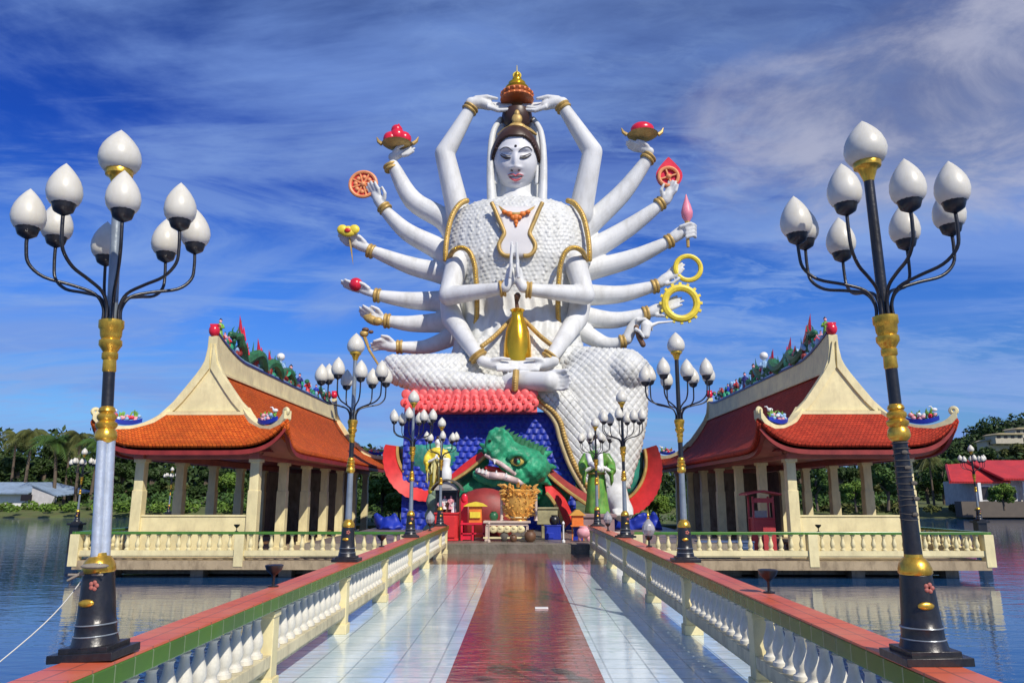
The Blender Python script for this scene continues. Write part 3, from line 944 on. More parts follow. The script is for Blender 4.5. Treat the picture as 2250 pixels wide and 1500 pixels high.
    for (y, mm, hg) in ((GY + .42, GRNL, .62), (GY + .85, PINKP, .40), (GY + 1.2, REDP, .45), (GY + 6.6, LBLUE, .95), (GY + 8.0, DKGRN, .85), (GY + 9.3, NAVY, .7), (GY + 10.6, REDP, .6), (GY + 12.0, BLUEP, .6), (GY + 13.4, DKRED, .6)):
        r, k, h = MB(), MB(), MB()
        robed_figure(r, k, h, (cx, y, rz_(y) + .08), hg, 0)
        f = obj('ridge_figure', r, mm, rf)
        if y > GY + 6 and y < GY + 7: k.ell((cx, y, rz_(y) + .08 + hg * .98), (.17, .17, .16), 10, 7); obj('figure_head', k, WHITEP, f)
        else: obj('figure_head', k, PINKP, f); obj('figure_hair', h, INK, f)
    cmat = {'g': GRNP, 'b': LBLUE, 'r': DKRED, 'd': DKGRN, 'w': WHITEP}
    for k in range(92):
        y = GY + .5 + rg.random() * 14.2
        m = rg.choice(['g', 'b', 'r', 'd', 'g', 'd', 'b', 'r'])
        q = Vector((cx + rg.uniform(-.09, .09), y, rz_(y) + rg.uniform(.08, .55) * (1.0 if y > GY + 1.5 else .5)))
        b = MB(); b.ell(q, (rg.uniform(.06, .12), rg.uniform(.06, .14), rg.uniform(.09, .20)), 7, 5, RX(rg.uniform(-1, 1)))
        obj('ridge_cloud', b, cmat[m], rf)
    return t
CXL, CXR = -9.65, 9.70
pavilion(CXL, 1, ROOF_SUNLIT, 'open pavilion with sunlit bright orange tiled roof left of the bridge')
pavilion(CXR, -1, ROOF_SHADED, 'open pavilion with shaded dark red tiled roof right of the bridge')

# platforms with rails
for sd, lab in ((-1, 'cream balustrade round the terrace of the orange-roofed pavilion'), (1, 'cream balustrade round the terrace of the dark red-roofed pavilion')):
    xo = 12.35 * sd if sd < 0 else 12.75
    xi = 3.2 * sd
    mb = MB()
    mb.box(((xo + xi) / 2, 31.1, -0.27), (abs(xo - xi), 19.6, 0.24))
    tag(obj('terrace_slab', mb, TERR, smooth=False), kind='structure')
    mb = MB()
    for k in range(4):
        for y in (21.9, 27, 33, 39): mb.box((xi + (xo - xi) * (0.10 + 0.27 * k), y, -1.0), (0.36, 0.36, 1.2))
    mb.box(((xo + xi) / 2, 22.4, -0.50), (abs(xo - xi) - .8, 0.35, 0.18))
    tag(obj('terrace_piles', mb, CONC, smooth=False), kind='structure')
    t = thing('terrace_balustrade', lab, 'balustrade', (xo, 21.4, -0.15), 'balustrades round the terraces')
    if sd < 0: platform_rail(t, (xo, 21.40, 0), (xi, 21.40, 0), -0.15, 2)
    else: platform_rail(t, (xo, 21.40, 0), (xi, 21.40, 0), -0.15, 2)
    platform_rail(t, (xo, 21.42, 0), (xo, 40.6, 0), -0.15, 5, skip_first=True)

# ------------------------------------------------------------------ the great many-armed statue
YS = 34.5
def PP(a): return P(a[0], a[1], a[2])
def chain(mb, pts, n=18, sub=5):
    """pts : (px, py, Y, r_px) -> smooth tapered limb with a ball at each joint"""
    c = spline([PP(p) for p in pts], sub); r = lerpr([p[3] * MPP(p[1], p[2]) for p in pts], sub)
    mb.tube(c, r, n=n)
    mb.ell(c[0], r[0], 18, 11); mb.ell(c[-1], r[-1], 18, 11)
def straight(mb, pts, n=18):
    c = [PP(p) for p in pts]; r = [p[3] * MPP(p[1], p[2]) for p in pts]
    for i in range(len(c) - 1):
        mb.tube([c[i], c[i + 1]], [r[i], r[i + 1]], n=n)
    for q, rr in zip(c, r): mb.ell(q, rr * 0.995, 18, 11)
def fingers(mb, palm, specs, Y):
    """palm = list of (px,py,r) blobs; specs = list of finger polylines [(px,py,dy,r),...]"""
    for a, b in zip(palm[:-1], palm[1:]):
        straight(mb, [(a[0], a[1], Y, a[2]), (b[0], b[1], Y, b[2])])
    for sp in specs:
        pts = [P(q[0], q[1], Y + q[2]) for q in sp]
        r = [q[3] * MPP(q[1], Y) for q in sp]
        mb.tube(pts, r, n=7); mb.ell(pts[-1], r[-1], 7, 5)

def build_body():
    b = MB()
    # neck, throat and the open chest are skin, under the robe
    straight(b, [(1134, 390, 34.85, 38), (1134, 450, 34.85, 43), (1136, 480, 34.3, 52)])
    for q in ((1136, 520, 34.3, 70, 1.5), (1136, 600, 34.4, 80, 1.6), (1136, 700, 34.5, 70, 1.5)):
        p = P(q[0], q[1], q[2]); m = MPP(q[1], q[2])
        b.ell(p, (q[3] * m, q[4], 62 * m), 16, 10)
    # raised pair
    straight(b, [(1008, 470, 34.6, 27), (977, 338, 34.3, 22), (1030, 246, 34.2, 14)])
    straight(b, [(1275, 470, 34.6, 27), (1302, 334, 34.3, 22), (1240, 240, 34.2, 14)])
    # fans of arms, left side of the picture
    L = [
        [(1000, 520, 35.2, 25), (975, 482, 35.2, 25), (907, 440, 35.2, 22), (864, 364, 35.0, 13)],
        [(1000, 580, 35.3, 25), (965, 548, 35.3, 25), (895, 510, 35.3, 20), (845, 462, 35.1, 12)],
        [(1000, 612, 35.4, 24), (968, 600, 35.4, 24), (900, 583, 35.3, 20), (820, 552, 35.0, 12)],
        [(1000, 662, 35.3, 25), (968, 662, 35.3, 24), (902, 660, 35.2, 19), (831, 649, 35.0, 12)],
        [(1000, 700, 35.2, 24), (968, 708, 35.2, 23), (902, 711, 35.1, 18), (853, 705, 34.9, 12)],
        [(1030, 715, 35.0, 24), (992, 740, 35.0, 21), (935, 762, 34.8, 16), (879, 762, 34.5, 12)],
    ]
    R = [
        [(1270, 520, 35.2, 25), (1296, 492, 35.2, 25), (1367, 425, 35.2, 21), (1422, 352, 35.0, 13)],
        [(1270, 570, 35.3, 25), (1302, 548, 35.3, 25), (1382, 500, 35.3, 20), (1448, 452, 35.1, 12)],
        [(1270, 600, 35.4, 24), (1300, 592, 35.4, 24), (1388, 568, 35.3, 20), (1467, 532, 35.0, 12)],
        [(1270, 645, 35.3, 25), (1296, 648, 35.3, 24), (1366, 646, 35.2, 19), (1437, 629, 35.0, 12)],
        [(1270, 690, 35.2, 24), (1296, 698, 35.2, 23), (1355, 703, 35.1, 18), (1417, 689, 34.9, 12)],
        [(1245, 705, 35.0, 24), (1279, 728, 35.0, 21), (1330, 755, 34.8, 16), (1368, 752, 34.5, 12)],
    ]
    for pts in L + R: chain(b, pts)
    # praying pair and lap pair
    straight(b, [(1006, 575, 33.3, 26), (985, 650, 32.6, 22), (1100, 634, 31.5, 14)])
    straight(b, [(1262, 575, 33.3, 26), (1285, 648, 32.6, 22), (1166, 637, 31.5, 14)])
    straight(b, [(990, 670, 33.6, 24), (994, 700, 33.4, 24), (1047, 780, 31.2, 15)])
    straight(b, [(1274, 670, 33.6, 24), (1268, 700, 33.4, 24), (1213, 782, 31.2, 15)])
    # ---- hands. every hand : palm, four fingers, thumb
    # raised pair : palms up under the little crown
    for s in (-1, 1):
        X = lambda x: 1136 + s * (x)          # x counted outwards from the axis
        Y = 34.2
        fingers(b, [(X(100), 228, 14), (X(80), 226, 13), (X(62), 232, 11)], [
            [(X(66), 234, -.25, 6), (X(40), 243, -.25, 5.5), (X(4), 240, -.2, 4)],
            [(X(68), 231, -.05, 6), (X(42), 238, 0, 5.5), (X(8), 234, 0, 4)],
            [(X(70), 228, .2, 6), (X(44), 233, .2, 5), (X(14), 231, .2, 4)],
            [(X(74), 226, .4, 5), (X(50), 229, .4, 5), (X(24), 229, .4, 3.5)],
            [(X(92), 217, -.1, 7), (X(66), 213, -.15, 5.5), (X(44), 217, -.15, 3.5)]], Y)
    def gen(px, py, Y, ang, L, tw=1.0, curl=0.0, thumb=-1, spread=1.0, palm=13.0, side=1.0):
        """open hand : ang = screen direction of the fingers in degrees (0 right, 90 up)"""
        a = math.radians(ang); d = (math.cos(a), -math.sin(a)); n = (d[1], -d[0])
        def Q(u, v): return (px + d[0] * u * L + n[0] * v * palm, py + d[1] * u * L + n[1] * v * palm)
        c0, c1 = Q(0.0, 0), Q(0.42, 0)
        sp = []
        for k, (v, ln) in enumerate(((-.75, .86), (-.25, 1.0), (.25, .96), (.72, .80))):
            v2 = v * spread
            A = Q(.38, v * .8); B = Q(.62, v2 * 1.05); C = Q(.38 + .62 * ln - .1 * abs(curl), v2 * 1.1 + curl * .9)
            dy = side * v * 0.22
            sp.append([(A[0], A[1], dy, 4.6), (B[0], B[1], dy - .12, 4.4), (C[0], C[1], dy - .18, 3.0)])
        A = Q(.12, thumb * .8); B = Q(.34, thumb * 1.45); C = Q(.60, thumb * 1.5)
        sp.append([(A[0], A[1], -.15, 5.2), (B[0], B[1], -.3, 4.4), (C[0], C[1], -.35, 3.2)])
        fingers(b, [(c0[0], c0[1], palm * .92), ((c0[0] + c1[0]) / 2, (c0[1] + c1[1]) / 2, palm), (c1[0], c1[1], palm * .85)], sp, Y)
    # left fan : palm-up with bowl / wheel / flower / ball / shell / fist
    gen(862, 345, 34.9, 22, 54, curl=.25, thumb=1, palm=10)
    gen(838, 450, 35.0, 118, 56, thumb=-1, palm=13)
    gen(808, 546, 34.9, 158, 76, curl=-.5, thumb=-1, palm=12)
    gen(818, 645, 34.9, 160, 74, curl=-.1, thumb=-1, palm=9)
    gen(842, 704, 34.8, 158, 60, curl=-.3, thumb=-1, palm=13)
    gen(868, 762, 34.4, 170, 56, curl=.5, thumb=-1, palm=13)
    # right fan
    gen(1428, 333, 34.9, 162, 56, curl=-.2, thumb=-1, palm=10)
    gen(1462, 440, 35.0, 62, 48, curl=.2, thumb=1, palm=13)
    fingers(b, [(1480, 522, 13), (1494, 512, 14), (1502, 506, 12)], [
        [(1506, 498 + k * 8, -.35, 4.4), (1524, 493 + k * 8, -.4, 4.2), (1528, 497 + k * 8, .1, 4)] for k in range(4)] + [[(1492, 500, -.3, 5), (1506, 494, -.4, 4.4), (1518, 490, -.45, 3.6)]], 34.9)
    gen(1450, 622, 34.9, 38, 68, curl=.2, thumb=-1, palm=12)
    gen(1428, 686, 34.8, 22, 78, curl=.0, thumb=-1, palm=13)
    fingers(b, [(1378, 745, 12), (1388, 722, 12), (1398, 708, 11)], [
        [(1398, 704 , -.3 + .2 * k, 4.6), (1416, 700 + 2 * k, -.3 + .2 * k, 4.4), (1432, 712 + 4 * k, -.3 + .2 * k, 3.6)] for k in range(4)] + [[(1394, 722, -.4, 5), (1406, 728, -.5, 4.4), (1414, 740, -.5, 3.4)]], 34.4)
    # praying hands : fingers up, pressed together
    for s in (-1, 1):
        x0 = 1130
        fingers(b, [(x0 + s * 20, 632, 12), (x0 + s * 11, 618, 11), (x0 + s * 8, 596, 10)], [
            [(x0 + s * 8, 600, -.25 + .17 * k, 4.6), (x0 + s * 7, 570, -.25 + .17 * k, 4.2), (x0 + s * 5.5, 532 + 5 * abs(k - 1), -.25 + .17 * k, 3.0)] for k in range(4)] +
            [[(x0 + s * 10, 612, -.45, 4.6), (x0 + s * 7, 592, -.5, 4), (x0 + s * 6, 578, -.5, 3)]], 31.3)
    # lap hands, fingers meeting in the middle
    for s in (-1, 1):
        x0 = 1138
        fingers(b, [(x0 + s * 78, 793, 13), (x0 + s * 60, 799, 13), (x0 + s * 44, 802, 12)], [
            [(x0 + s * 48, 794 + 6.0 * k, -.1 * k, 5), (x0 + s * 24, 795 + 5.5 * k, -.1 * k, 4.6), (x0 + s * (1 + 3 * (k % 2)), 795 + 5.0 * k, -.1 * k, 3.4)] for k in range(4)] +
            [[(x0 + s * 56, 790, -.2, 5.5), (x0 + s * 36, 787, -.25, 4.6), (x0 + s * 18, 789, -.25, 3.4)]], 31.0)
    # crossed leg's foot, sole to the front, and hanging foot
    straight(b, [(1120, 842, 31.0, 24), (1165, 838, 30.4, 23), (1205, 838, 30.0, 22)])
    p = P(1218, 836, 30.0); m = MPP(836, 31)
    b.ell(P(1210, 837, 30.0), (20 * m, 14 * m, 23 * m), 14, 9)
    for k, (x, y, r) in enumerate(((1240, 816, 6.0), (1247, 827, 4.6), (1249, 837, 4.4), (1248, 846, 4.2), (1244, 855, 4.0))):
        pts = [P(1215, y, 30.0), P(x - 5, y, 29.85), P(x + 4, y - 3, 29.7)]
        b.tube(pts, [r * m, r * m * .95, r * m * .8], n=7); b.ell(pts[-1], r * m * .82, 7, 5)
    straight(b, [(1355, 1040, 30.8, 26), (1350, 1075, 30.8, 27), (1358, 1105, 30.3, 26), (1368, 1122, 29.2, 24)])
    for k in range(5):
        x = 1350 + k * 9; r = (7.5, 6, 5.5, 5, 4.5)[k] * MPP(1125, 29)
        q = P(x, 1122, 28.9 + .06 * k); b.tube([q, q + Vector((0, -.42, -.12))], [r, r * .8], n=7); b.ell(q + Vector((0, -.42, -.12)), r * .82, 7, 5)
    return b
ST = thing('deity_statue', 'giant white many-armed seated deity statue with gold trim above the lake', 'statue', P(1145, 1190, 33))
body_me = remesh(build_body(), 0.05, 3)
body = mesh_obj('body', body_me, STAT, ST)

# ---- head : shaped ellipsoid
HY = 34.15
HC = P(1133, 355, HY); hm = MPP(352, HY)
def head_mesh():
    g = MB()
    rows = []
    nu, nv = 96, 90
    rx, ry, rz = 49 * hm, 1.12, 69 * hm
    tilt = RX(math.radians(20))
    def feat(x, z, front):
        """outward bumps in head units : x in half widths, z in half heights"""
        if front <= 0: return 0.0
        G = lambda cx, cz, sx, sz: math.exp(-((x - cx) / sx) ** 2 - ((z - cz) / sz) ** 2)
        d = 0.0
        # nose bridge and tip
        if -0.40 < z < 0.35:
            d += 0.20 * math.exp(-(x / 0.13) ** 2) * (1 / (1 + math.exp((z - 0.22) / 0.07))) * (1 / (1 + math.exp((-z - 0.27) / 0.018))) * (0.45 + 0.85 * (0.3 - z))
        d += 0.10 * G(0.17, -0.24, 0.10, 0.05) + 0.10 * G(-0.17, -0.24, 0.10, 0.05)
        # eye sockets, lids
        for s in (-1, 1):
            d -= 0.13 * G(s * .44, .16, .26, .12)
            d += 0.10 * G(s * .46, .13, .21, .075)
            d += 0.07 * G(s * .46, .34, .34, .06)
            d += 0.06 * G(s * .55, -.22, .28, .22)
        # lips, chin
        d += 0.085 * G(0.16, -0.46, .17, .030) + 0.085 * G(-0.16, -0.46, .17, .030) + 0.11 * G(0, -0.565, .22, .042)
        d -= 0.05 * G(0, -0.665, .28, .04)
        d += 0.12 * G(0, -0.79, .26, .10)
        d -= 0.03 * G(0, -0.37, .06, .05)
        return d * front
    for i in range(nv + 1):
        t = math.pi * i / nv
        row = []
        for j in range(nu):
            a = 2 * math.pi * j / nu
            x, y, z = math.sin(t) * math.cos(a), math.sin(t) * math.sin(a), math.cos(t)
            w = 1.0 - 0.13 * max(0, -z - 0.1) ** 1.1      # jaw narrows
            yy = y * ry
            if y < 0: yy = -abs(y) ** 0.85 * ry
            f = max(0.0, -y) ** 0.5
            v = Vector((x * w * rx, yy - feat(x * w, z, f) * 1.15, z * rz))
            v = tilt @ v
            row.append(HC + v)
        rows.append(row)
    g.grid(rows[::-1], close=True)
    return g
hmb = head_mesh()
face = obj('face', hmb, FACEM, body, smooth=True)
FT = BVHTree.FromPolygons([Vector(v) for v in hmb.v], hmb.f)
def on_face(pts, rad, name, m, parent, off=0.03, flat=1.0, n=6, sub=4):
    q = [cast(FT, x, y, off, HY - 1.1) for x, y in pts]
    q = spline(q, sub)
    r = lerpr([k * hm for k in rad], sub)
    g = MB(); g.tube(q, r, n=n, flat=flat)
    return obj(name, g, m, parent)
BROWG = mat('brow_grey', (.05, .045, .045), .5)
on_face([(1099, 331), (1107, 325), (1117, 325), (1127, 333)], [.5, 1.0, 1.0, .8], 'eyebrow', BROWG, face)
on_face([(1139, 333), (1150, 325), (1161, 324), (1169, 331)], [.8, 1.0, 1.0, .5], 'eyebrow', BROWG, face)
on_face([(1100, 341), (1106, 345), (1114, 347.5), (1123, 347)], [.7, 1.9, 2.9, .9], 'eye', INK, face)
on_face([(1141, 347), (1151, 347), (1159, 344.5), (1167, 340)], [.9, 2.9, 1.9, .7], 'eye', INK, face)
on_face([(1102, 338.5), (1112, 342), (1122, 343)], [.5, .9, .5], 'eyelid_line', HAIR, face)
on_face([(1142, 343), (1153, 342), (1166, 337)], [.5, .9, .5], 'eyelid_line', HAIR, face)
on_face([(1116, 385), (1126, 383), (1133, 385), (1140, 383), (1150, 385)], [.6, 2.0, 1.7, 2.0, .6], 'upper_lip', LIP, face, flat=1)
on_face([(1119, 389), (1127, 393), (1133, 394.5), (1140, 393), (1147, 389)], [.6, 2.6, 3.2, 2.6, .6], 'lower_lip', LIP, face, flat=1)
on_face([(1117, 387), (1133, 388.5), (1149, 387)], [.4, .5, .4], 'mouth_line', INK, face)
on_face([(1122, 373.5), (1127, 374.5)], [1.4, 1.4], 'nostril', HAIR, face)
on_face([(1138, 374.5), (1143, 373.5)], [1.4, 1.4], 'nostril', HAIR, face)
g = MB(); g.ell(cast(FT, 1133, 321, 0.0, HY - 1), 3.0 * hm); obj('forehead_dot', g, INK, face)
# ears with long lobes
for s in (-1, 1):
    g = MB()
    straight(g, [(1134 + s * 46, 345, 34.1, 6), (1134 + s * 47, 370, 34.0, 4.5), (1134 + s * 45, 402, 33.95, 4.5)])
    mesh_obj('ear', remesh(g, 0.045, 2), STAT, body)
# hair : cap following the skull with a low arched hairline
nu, nv = 96, 90
g = MB(); V = [Vector(v) for v in hmb.v]
rows_n = len(V) // nu
keep = []
cpt = HC + Vector((0, .1, 0))
hv = []
for v in V:
    d = v - cpt
    hv.append(cpt + Vector((d.x * 1.13, d.y * (1.10 if d.y < 0 else 1.25), d.z * 1.12)))
def inhair(v):
    d = v - HC
    x = abs(d.x) / (46 * hm); z = d.z / (71 * hm)
    if d.y > 0.25: return z > -0.35
    d2 = RX(math.radians(-20)) @ d
    return d2.z / (69 * hm) > 0.66 - 0.62 * x ** 3.2
fs = [f for f in hmb.f if all(inhair(V[i]) for i in f)]
g.add(hv, fs)
hob = obj('hair', g, HAIR, body, smooth=True)
md = hob.modifiers.new('s', 'SOLIDIFY'); md.thickness = .22; md.offset = -1
# topknot, ornament, crown on the raised palms
tk = P(1136, 262, 34.5); tm = MPP(262, 34.5)
g = MB(); g.lathe([(26 * tm, -22 * tm), (31 * tm, -12 * tm), (34 * tm, 4 * tm), (32 * tm, 16 * tm), (20 * tm, 24 * tm), (0.02, 28 * tm)], c=tk, n=20); obj('topknot', g, HAIR, hob)
g = MB()
q = P(1136, 268, 33.6)
g.ell(q + Vector((0, 0, -.25)), (.42, .14, .22)); g.ell(q + Vector((0, 0, .15)), (.26, .12, .30)); g.ell(q + Vector((0, 0, .42)), (.14, .1, .22))
for s in (-1, 1): g.tube([q + Vector((s * .25, 0, -.3)), q + Vector((s * .6, .12, -.38)), q + Vector((s * .95, .35, -.5))], [.17, .13, .06], n=6)
obj('hair_ornament', g, GOLDM, hob)
cr = P(1136, 222, 34.2); m_ = MPP(200, 34.2)
g = MB(); g.lathe([(30 * m_, -2 * m_), (37 * m_, 2 * m_), (34 * m_, 9 * m_), (37 * m_, 15 * m_), (30 * m_, 22 * m_)], c=cr, n=20); crown = obj('crown', g, mat('crown_rust', (.38, .09, .02), .45, vs=3), body)
g = MB()
for k in range(18):
    a = 2 * math.pi * k / 18
    g.ell(cr + Vector((math.cos(a) * 33 * m_, math.sin(a) * 33 * m_, 14 * m_)), (4.5 * m_,) * 3, 7, 5)
    g.ell(cr + Vector((math.cos(a) * 33 * m_, math.sin(a) * 33 * m_, 4 * m_)), (4.0 * m_,) * 3, 7, 5)
obj('crown_beads', g, ORANGEP, crown)
g = MB(); g.lathe([(30 * m_, 21 * m_), (24 * m_, 26 * m_), (26 * m_, 30 * m_), (22 * m_, 34 * m_), (18 * m_, 38 * m_), (19 * m_, 42 * m_), (13 * m_, 46 * m_)], c=cr, n=20)
g.ell(cr + Vector((0, 0, 50 * m_)), (11 * m_, 9 * m_, 10 * m_)); g.ell(cr + Vector((0, 0, 62 * m_)), (6 * m_, 6 * m_, 7 * m_))
g.tube([cr + Vector((-11 * m_, 0, 45 * m_)), cr + Vector((11 * m_, 0, 45 * m_))], 6 * m_, n=8)
obj('crown_top', g, BRASS, crown)
g = MB(); g.torus(cr + Vector((0, 3 * m_, 63 * m_)), 8 * m_, 2 * m_, n=20, m=6); g.tube([cr + Vector((0, 0, 70 * m_)), cr + Vector((0, 0, 86 * m_))], [1.2 * m_, .6 * m_], n=6); obj('crown_halo', g, YELP, crown)

# ---- veil behind the head
def veil():
    g = MB()
    prof = [(262, 36), (280, 47), (300, 56), (330, 61), (370, 63), (410, 63), (445, 66), (470, 90)]
    rings = []
    for py, w in prof:
        c = P(1136, py, 34.9); m = MPP(py, 34.9)
        ring = []
        for j in range(28):
            a = 2 * math.pi * j / 28
            ring.append(c + Vector((w * m * math.cos(a), 0.75 * math.sin(a) + .35, 0)))
        rings.append(ring)
    g.loft(rings[::-1])
    for s in (-1, 1):
        chain(g, [(1136 + s * 36, 262, 34.6, 6), (1136 + s * 52, 290, 34.2, 7), (1136 + s * 58, 340, 33.9, 8), (1136 + s * 58, 400, 33.8, 9), (1136 + s * 55, 455, 33.5, 11)])
        chain(g, [(1136 + s * 52, 372, 34.2, 5), (1136 + s * 52, 410, 34.0, 6), (1136 + s * 50, 452, 33.7, 8)])
    return g
mesh_obj('veil', remesh(veil(), 0.06, 3), ROBE, ST)

# ---- robe : torso
def ring_at(py, cx, hw, Y, hd, n=40, p=2.4):
    c = P(cx, py, Y); m = MPP(py, Y); r = []
    for j in range(n):
        a = 2 * math.pi * j / n
        ca, sa = math.cos(a), math.sin(a)
        r.append(c + Vector((math.copysign(abs(ca) ** (2 / p), ca) * hw * m, math.copysign(abs(sa) ** (2 / p), sa) * hd, 0)))
    return r
def torso():
    g = MB()
    rows = [(446, 1136, 62, 34.4, .9), (456, 1136, 104, 34.5, 1.2), (470, 1138, 130, 34.5, 1.5), (500, 1138, 147, 34.5, 1.75), (540, 1138, 156, 34.5, 1.9), (585, 1138, 158, 34.5, 1.95),
            (620, 1136, 128, 34.5, 1.85), (660, 1136, 120, 34.5, 1.75), (700, 1136, 122, 34.5, 1.8), (740, 1138, 135, 34.4, 2.0), (790, 1140, 150, 34.2, 2.3), (850, 1140, 160, 34.1, 2.5)]
    g.loft([ring_at(*r) for r in rows][::-1])
    # sleeves round the front arms
    for s in (-1, 1):
        x = lambda v: 1136 + s * v
        straight(g, [(x(112), 560, 34.3, 34), (x(125), 575, 33.9, 35)])
        straight(g, [(x(108), 590, 34.4, 30), (x(102), 720, 34.2, 26)])
    # soft cloth masses in the lap
    for s in (-1, 1):
        straight(g, [(1138 + s * 30, 715, 33.2, 18), (1138 + s * 62, 752, 32.8, 26), (1138 + s * 100, 790, 32.6, 34)])
    return g
tor = remesh(torso(), 0.04, 5)
def scales(co, no):
    x, z = co[:, 0], co[:, 2]
    x = x + .05 * np.sin(z * 3.1) + .03 * np.sin(x * 2.3 + z * 1.7); z = z + .05 * np.sin(x * 2.1) + .03 * np.sin(x * 5.3)
    row = np.floor(z / 0.20)
    u = x / 0.20 + 0.5 * (row % 2)
    fu = np.abs(u - np.floor(u) - 0.5) * 2
    fz = z / 0.20 - row
    d = 0.05 * (.75 + .5 * np.sin(row * 12.9 + np.floor(u) * 78.2)) * (1 - fu ** 2) * (1 - fz) ** 0.8
    belly = np.clip((z - P(1136, 655, 32.6).z) / 0.6, 0, 1) + (z < P(1136, 735, 32).z)
    return d * (no[:, 1] < 0.5) * np.clip(belly, 0, 1) + 0.035 * np.sin(x * 12) * (1 - np.clip(belly, 0, 1))
displace(tor, scales)
# a coarser copy for casting the trim on
TT = bvh(tor)
tors = mesh_obj('torso_robe', tor, ROBE, ST)

def quilt(p1, amp):
    def f(co, no):
        x, y, z = co[:, 0], co[:, 1], co[:, 2]
        a = (x * 0.95 + z * 0.8) * math.pi / p1; b = (x * 0.95 - z * 0.8) * math.pi / p1
        a = a + .25 * np.sin(z * 1.3 + x); b = b + .25 * np.sin(x * 1.1 - z * .8)
        s = np.minimum(np.abs(np.sin(a)), np.abs(np.sin(b)))
        return amp * (np.clip(s * 2.4, 0, 1) - 0.5)
    return f
def crossed_leg():
    g = MB()
    chain(g, [(1150, 800, 33.6, 40), (1050, 815, 32.4, 42), (950, 818, 31.5, 41), (888, 812, 31.6, 34), (866, 802, 31.8, 24)], n=16)
    chain(g, [(880, 818, 31.6, 30), (950, 838, 31.0, 30), (1050, 846, 30.9, 26), (1130, 848, 31.1, 18)], n=16)
    chain(g, [(1160, 770, 33.5, 44), (1220, 790, 33.0, 40)], n=16)
    return g
cl = remesh(crossed_leg(), 0.05, 5)
displace(cl, quilt(0.29, 0.065))
CT = bvh(cl)
mesh_obj('crossed_leg_robe', cl, ROBE, ST)
def hanging_leg():
    g = MB()
    chain(g, [(1215, 800, 33.6, 44), (1300, 812, 32.2, 50), (1375, 815, 31.2, 44)], n=18)
    # drape : lofted cross sections
    secs = [(776, 1335, 62, 32.2, 1.2), (800, 1338, 86, 32.0, 1.3), (850, 1302, 121, 31.9, 1.3), (880, 1300, 122, 31.8, 1.25), (920, 1315, 106, 31.6, 1.15), (960, 1328, 86, 31.4, 1.05), (1000, 1337, 68, 31.3, .95), (1040, 1342, 50, 31.2, .85), (1072, 1346, 38, 31.1, .75)]
    g.loft([ring_at(*q, p=2.2) for q in secs][::-1])
    return g
hl = remesh(hanging_leg(), 0.05, 5)
displace(hl, quilt(0.29, 0.065))
HT = bvh(hl)
mesh_obj('hanging_leg_robe', hl, ROBE, ST)

# ---- chest opening, necklace, trims
def band(tree, pts, w, name, m, parent, off=0.0, fb=32.6, sub=5, n=7, beads=None):
    q = [cast(tree, x, y, off, fb) for x, y in pts]
    q = spline(q, sub)
    r = w * MPP(pts[0][1], fb)
    g = MB(); g.tube(q, r, n=n, flat=0.7)
    o = obj(name, g, m, parent, smooth=True)
    if beads:
        g = MB(); L = 0; last = q[0]
        for p in q:
            if (p - last).length > beads * MPP(600, 33):
                g.ell(p + Vector((0, -r * .6, 0)), r * 0.42, 6, 4); last = p
        if g.v: obj('trim_beads', g, BRASS, o)
    return o
# chest panel: patch cast on the torso, pushed out
rows = []
for i in range(13):
    t = i / 12
    py = 458 + (566 - 458) * t
    hw = 40 + 0 * t
    hw = [46, 42, 37, 32, 29, 28, 29, 31, 33, 34, 33, 30, 24][i]
    rows.append([cast(TT, 1135 + hw*1.08 * (-1 + j / 6), py, 0.06, 32.6) for j in range(13)])
g = MB()
rowsf = []
for r in rows:
    ym = sorted(p.y for p in r)[len(r) // 2] - .05
    rowsf.append([EYE + (p - EYE) * ((ym) / p.y) if True else p for p in r])
g.grid(rowsf)
cp = obj('chest', g, CHEST, body, smooth=True); md = cp.modifiers.new('s', 'SOLIDIFY'); md.thickness = .1; md.offset = -1
for s in (-1, 1):
    X = lambda v: 1136 + s * v
    yb = lambda px, py: None
    pts = [(X(56), 445), (X(48), 462), (X(40), 482), (X(32), 500), (X(28), 513), (X(34), 525), (X(40), 538), (X(37), 552), (X(27), 561), (X(14), 562)]
    q = spline([P(a, b, 32.34 + .001 * (560 - b)) for a, b in pts], 5)
    g = MB(); g.tube(q, [4.8 * MPP(500, 32.5)] * len(q), n=8); obj('collar_trim', g, GOLDM, tors, smooth=True)
g = MB()
q = spline([P(1096, 455, 32.75), (P(1112, 466, 32.5)), P(1134, 470, 32.4), P(1156, 466, 32.5), P(1176, 455, 32.75)], 5)
g.tube(q, [3.4 * MPP(470, 32.5)] * len(q), n=7)
nk = obj('necklace', g, GOLDM, body)
g = MB()
m = MPP(475, 32.4)
for (x, y, a, b) in ((1134, 477, 9, 9), (1134, 488, 5, 6), (1120, 470, 8, 6), (1148, 470, 8, 6), (1108, 466, 6, 5), (1160, 466, 6, 5), (1134, 495, 3, 5), (1127, 478, 6, 6), (1141, 478, 6, 6)):
    g.ell(P(x, y, 32.42), (a * m, .10, b * m), 9, 6)
obj('necklace_pendant', g, ORANGEP, nk)
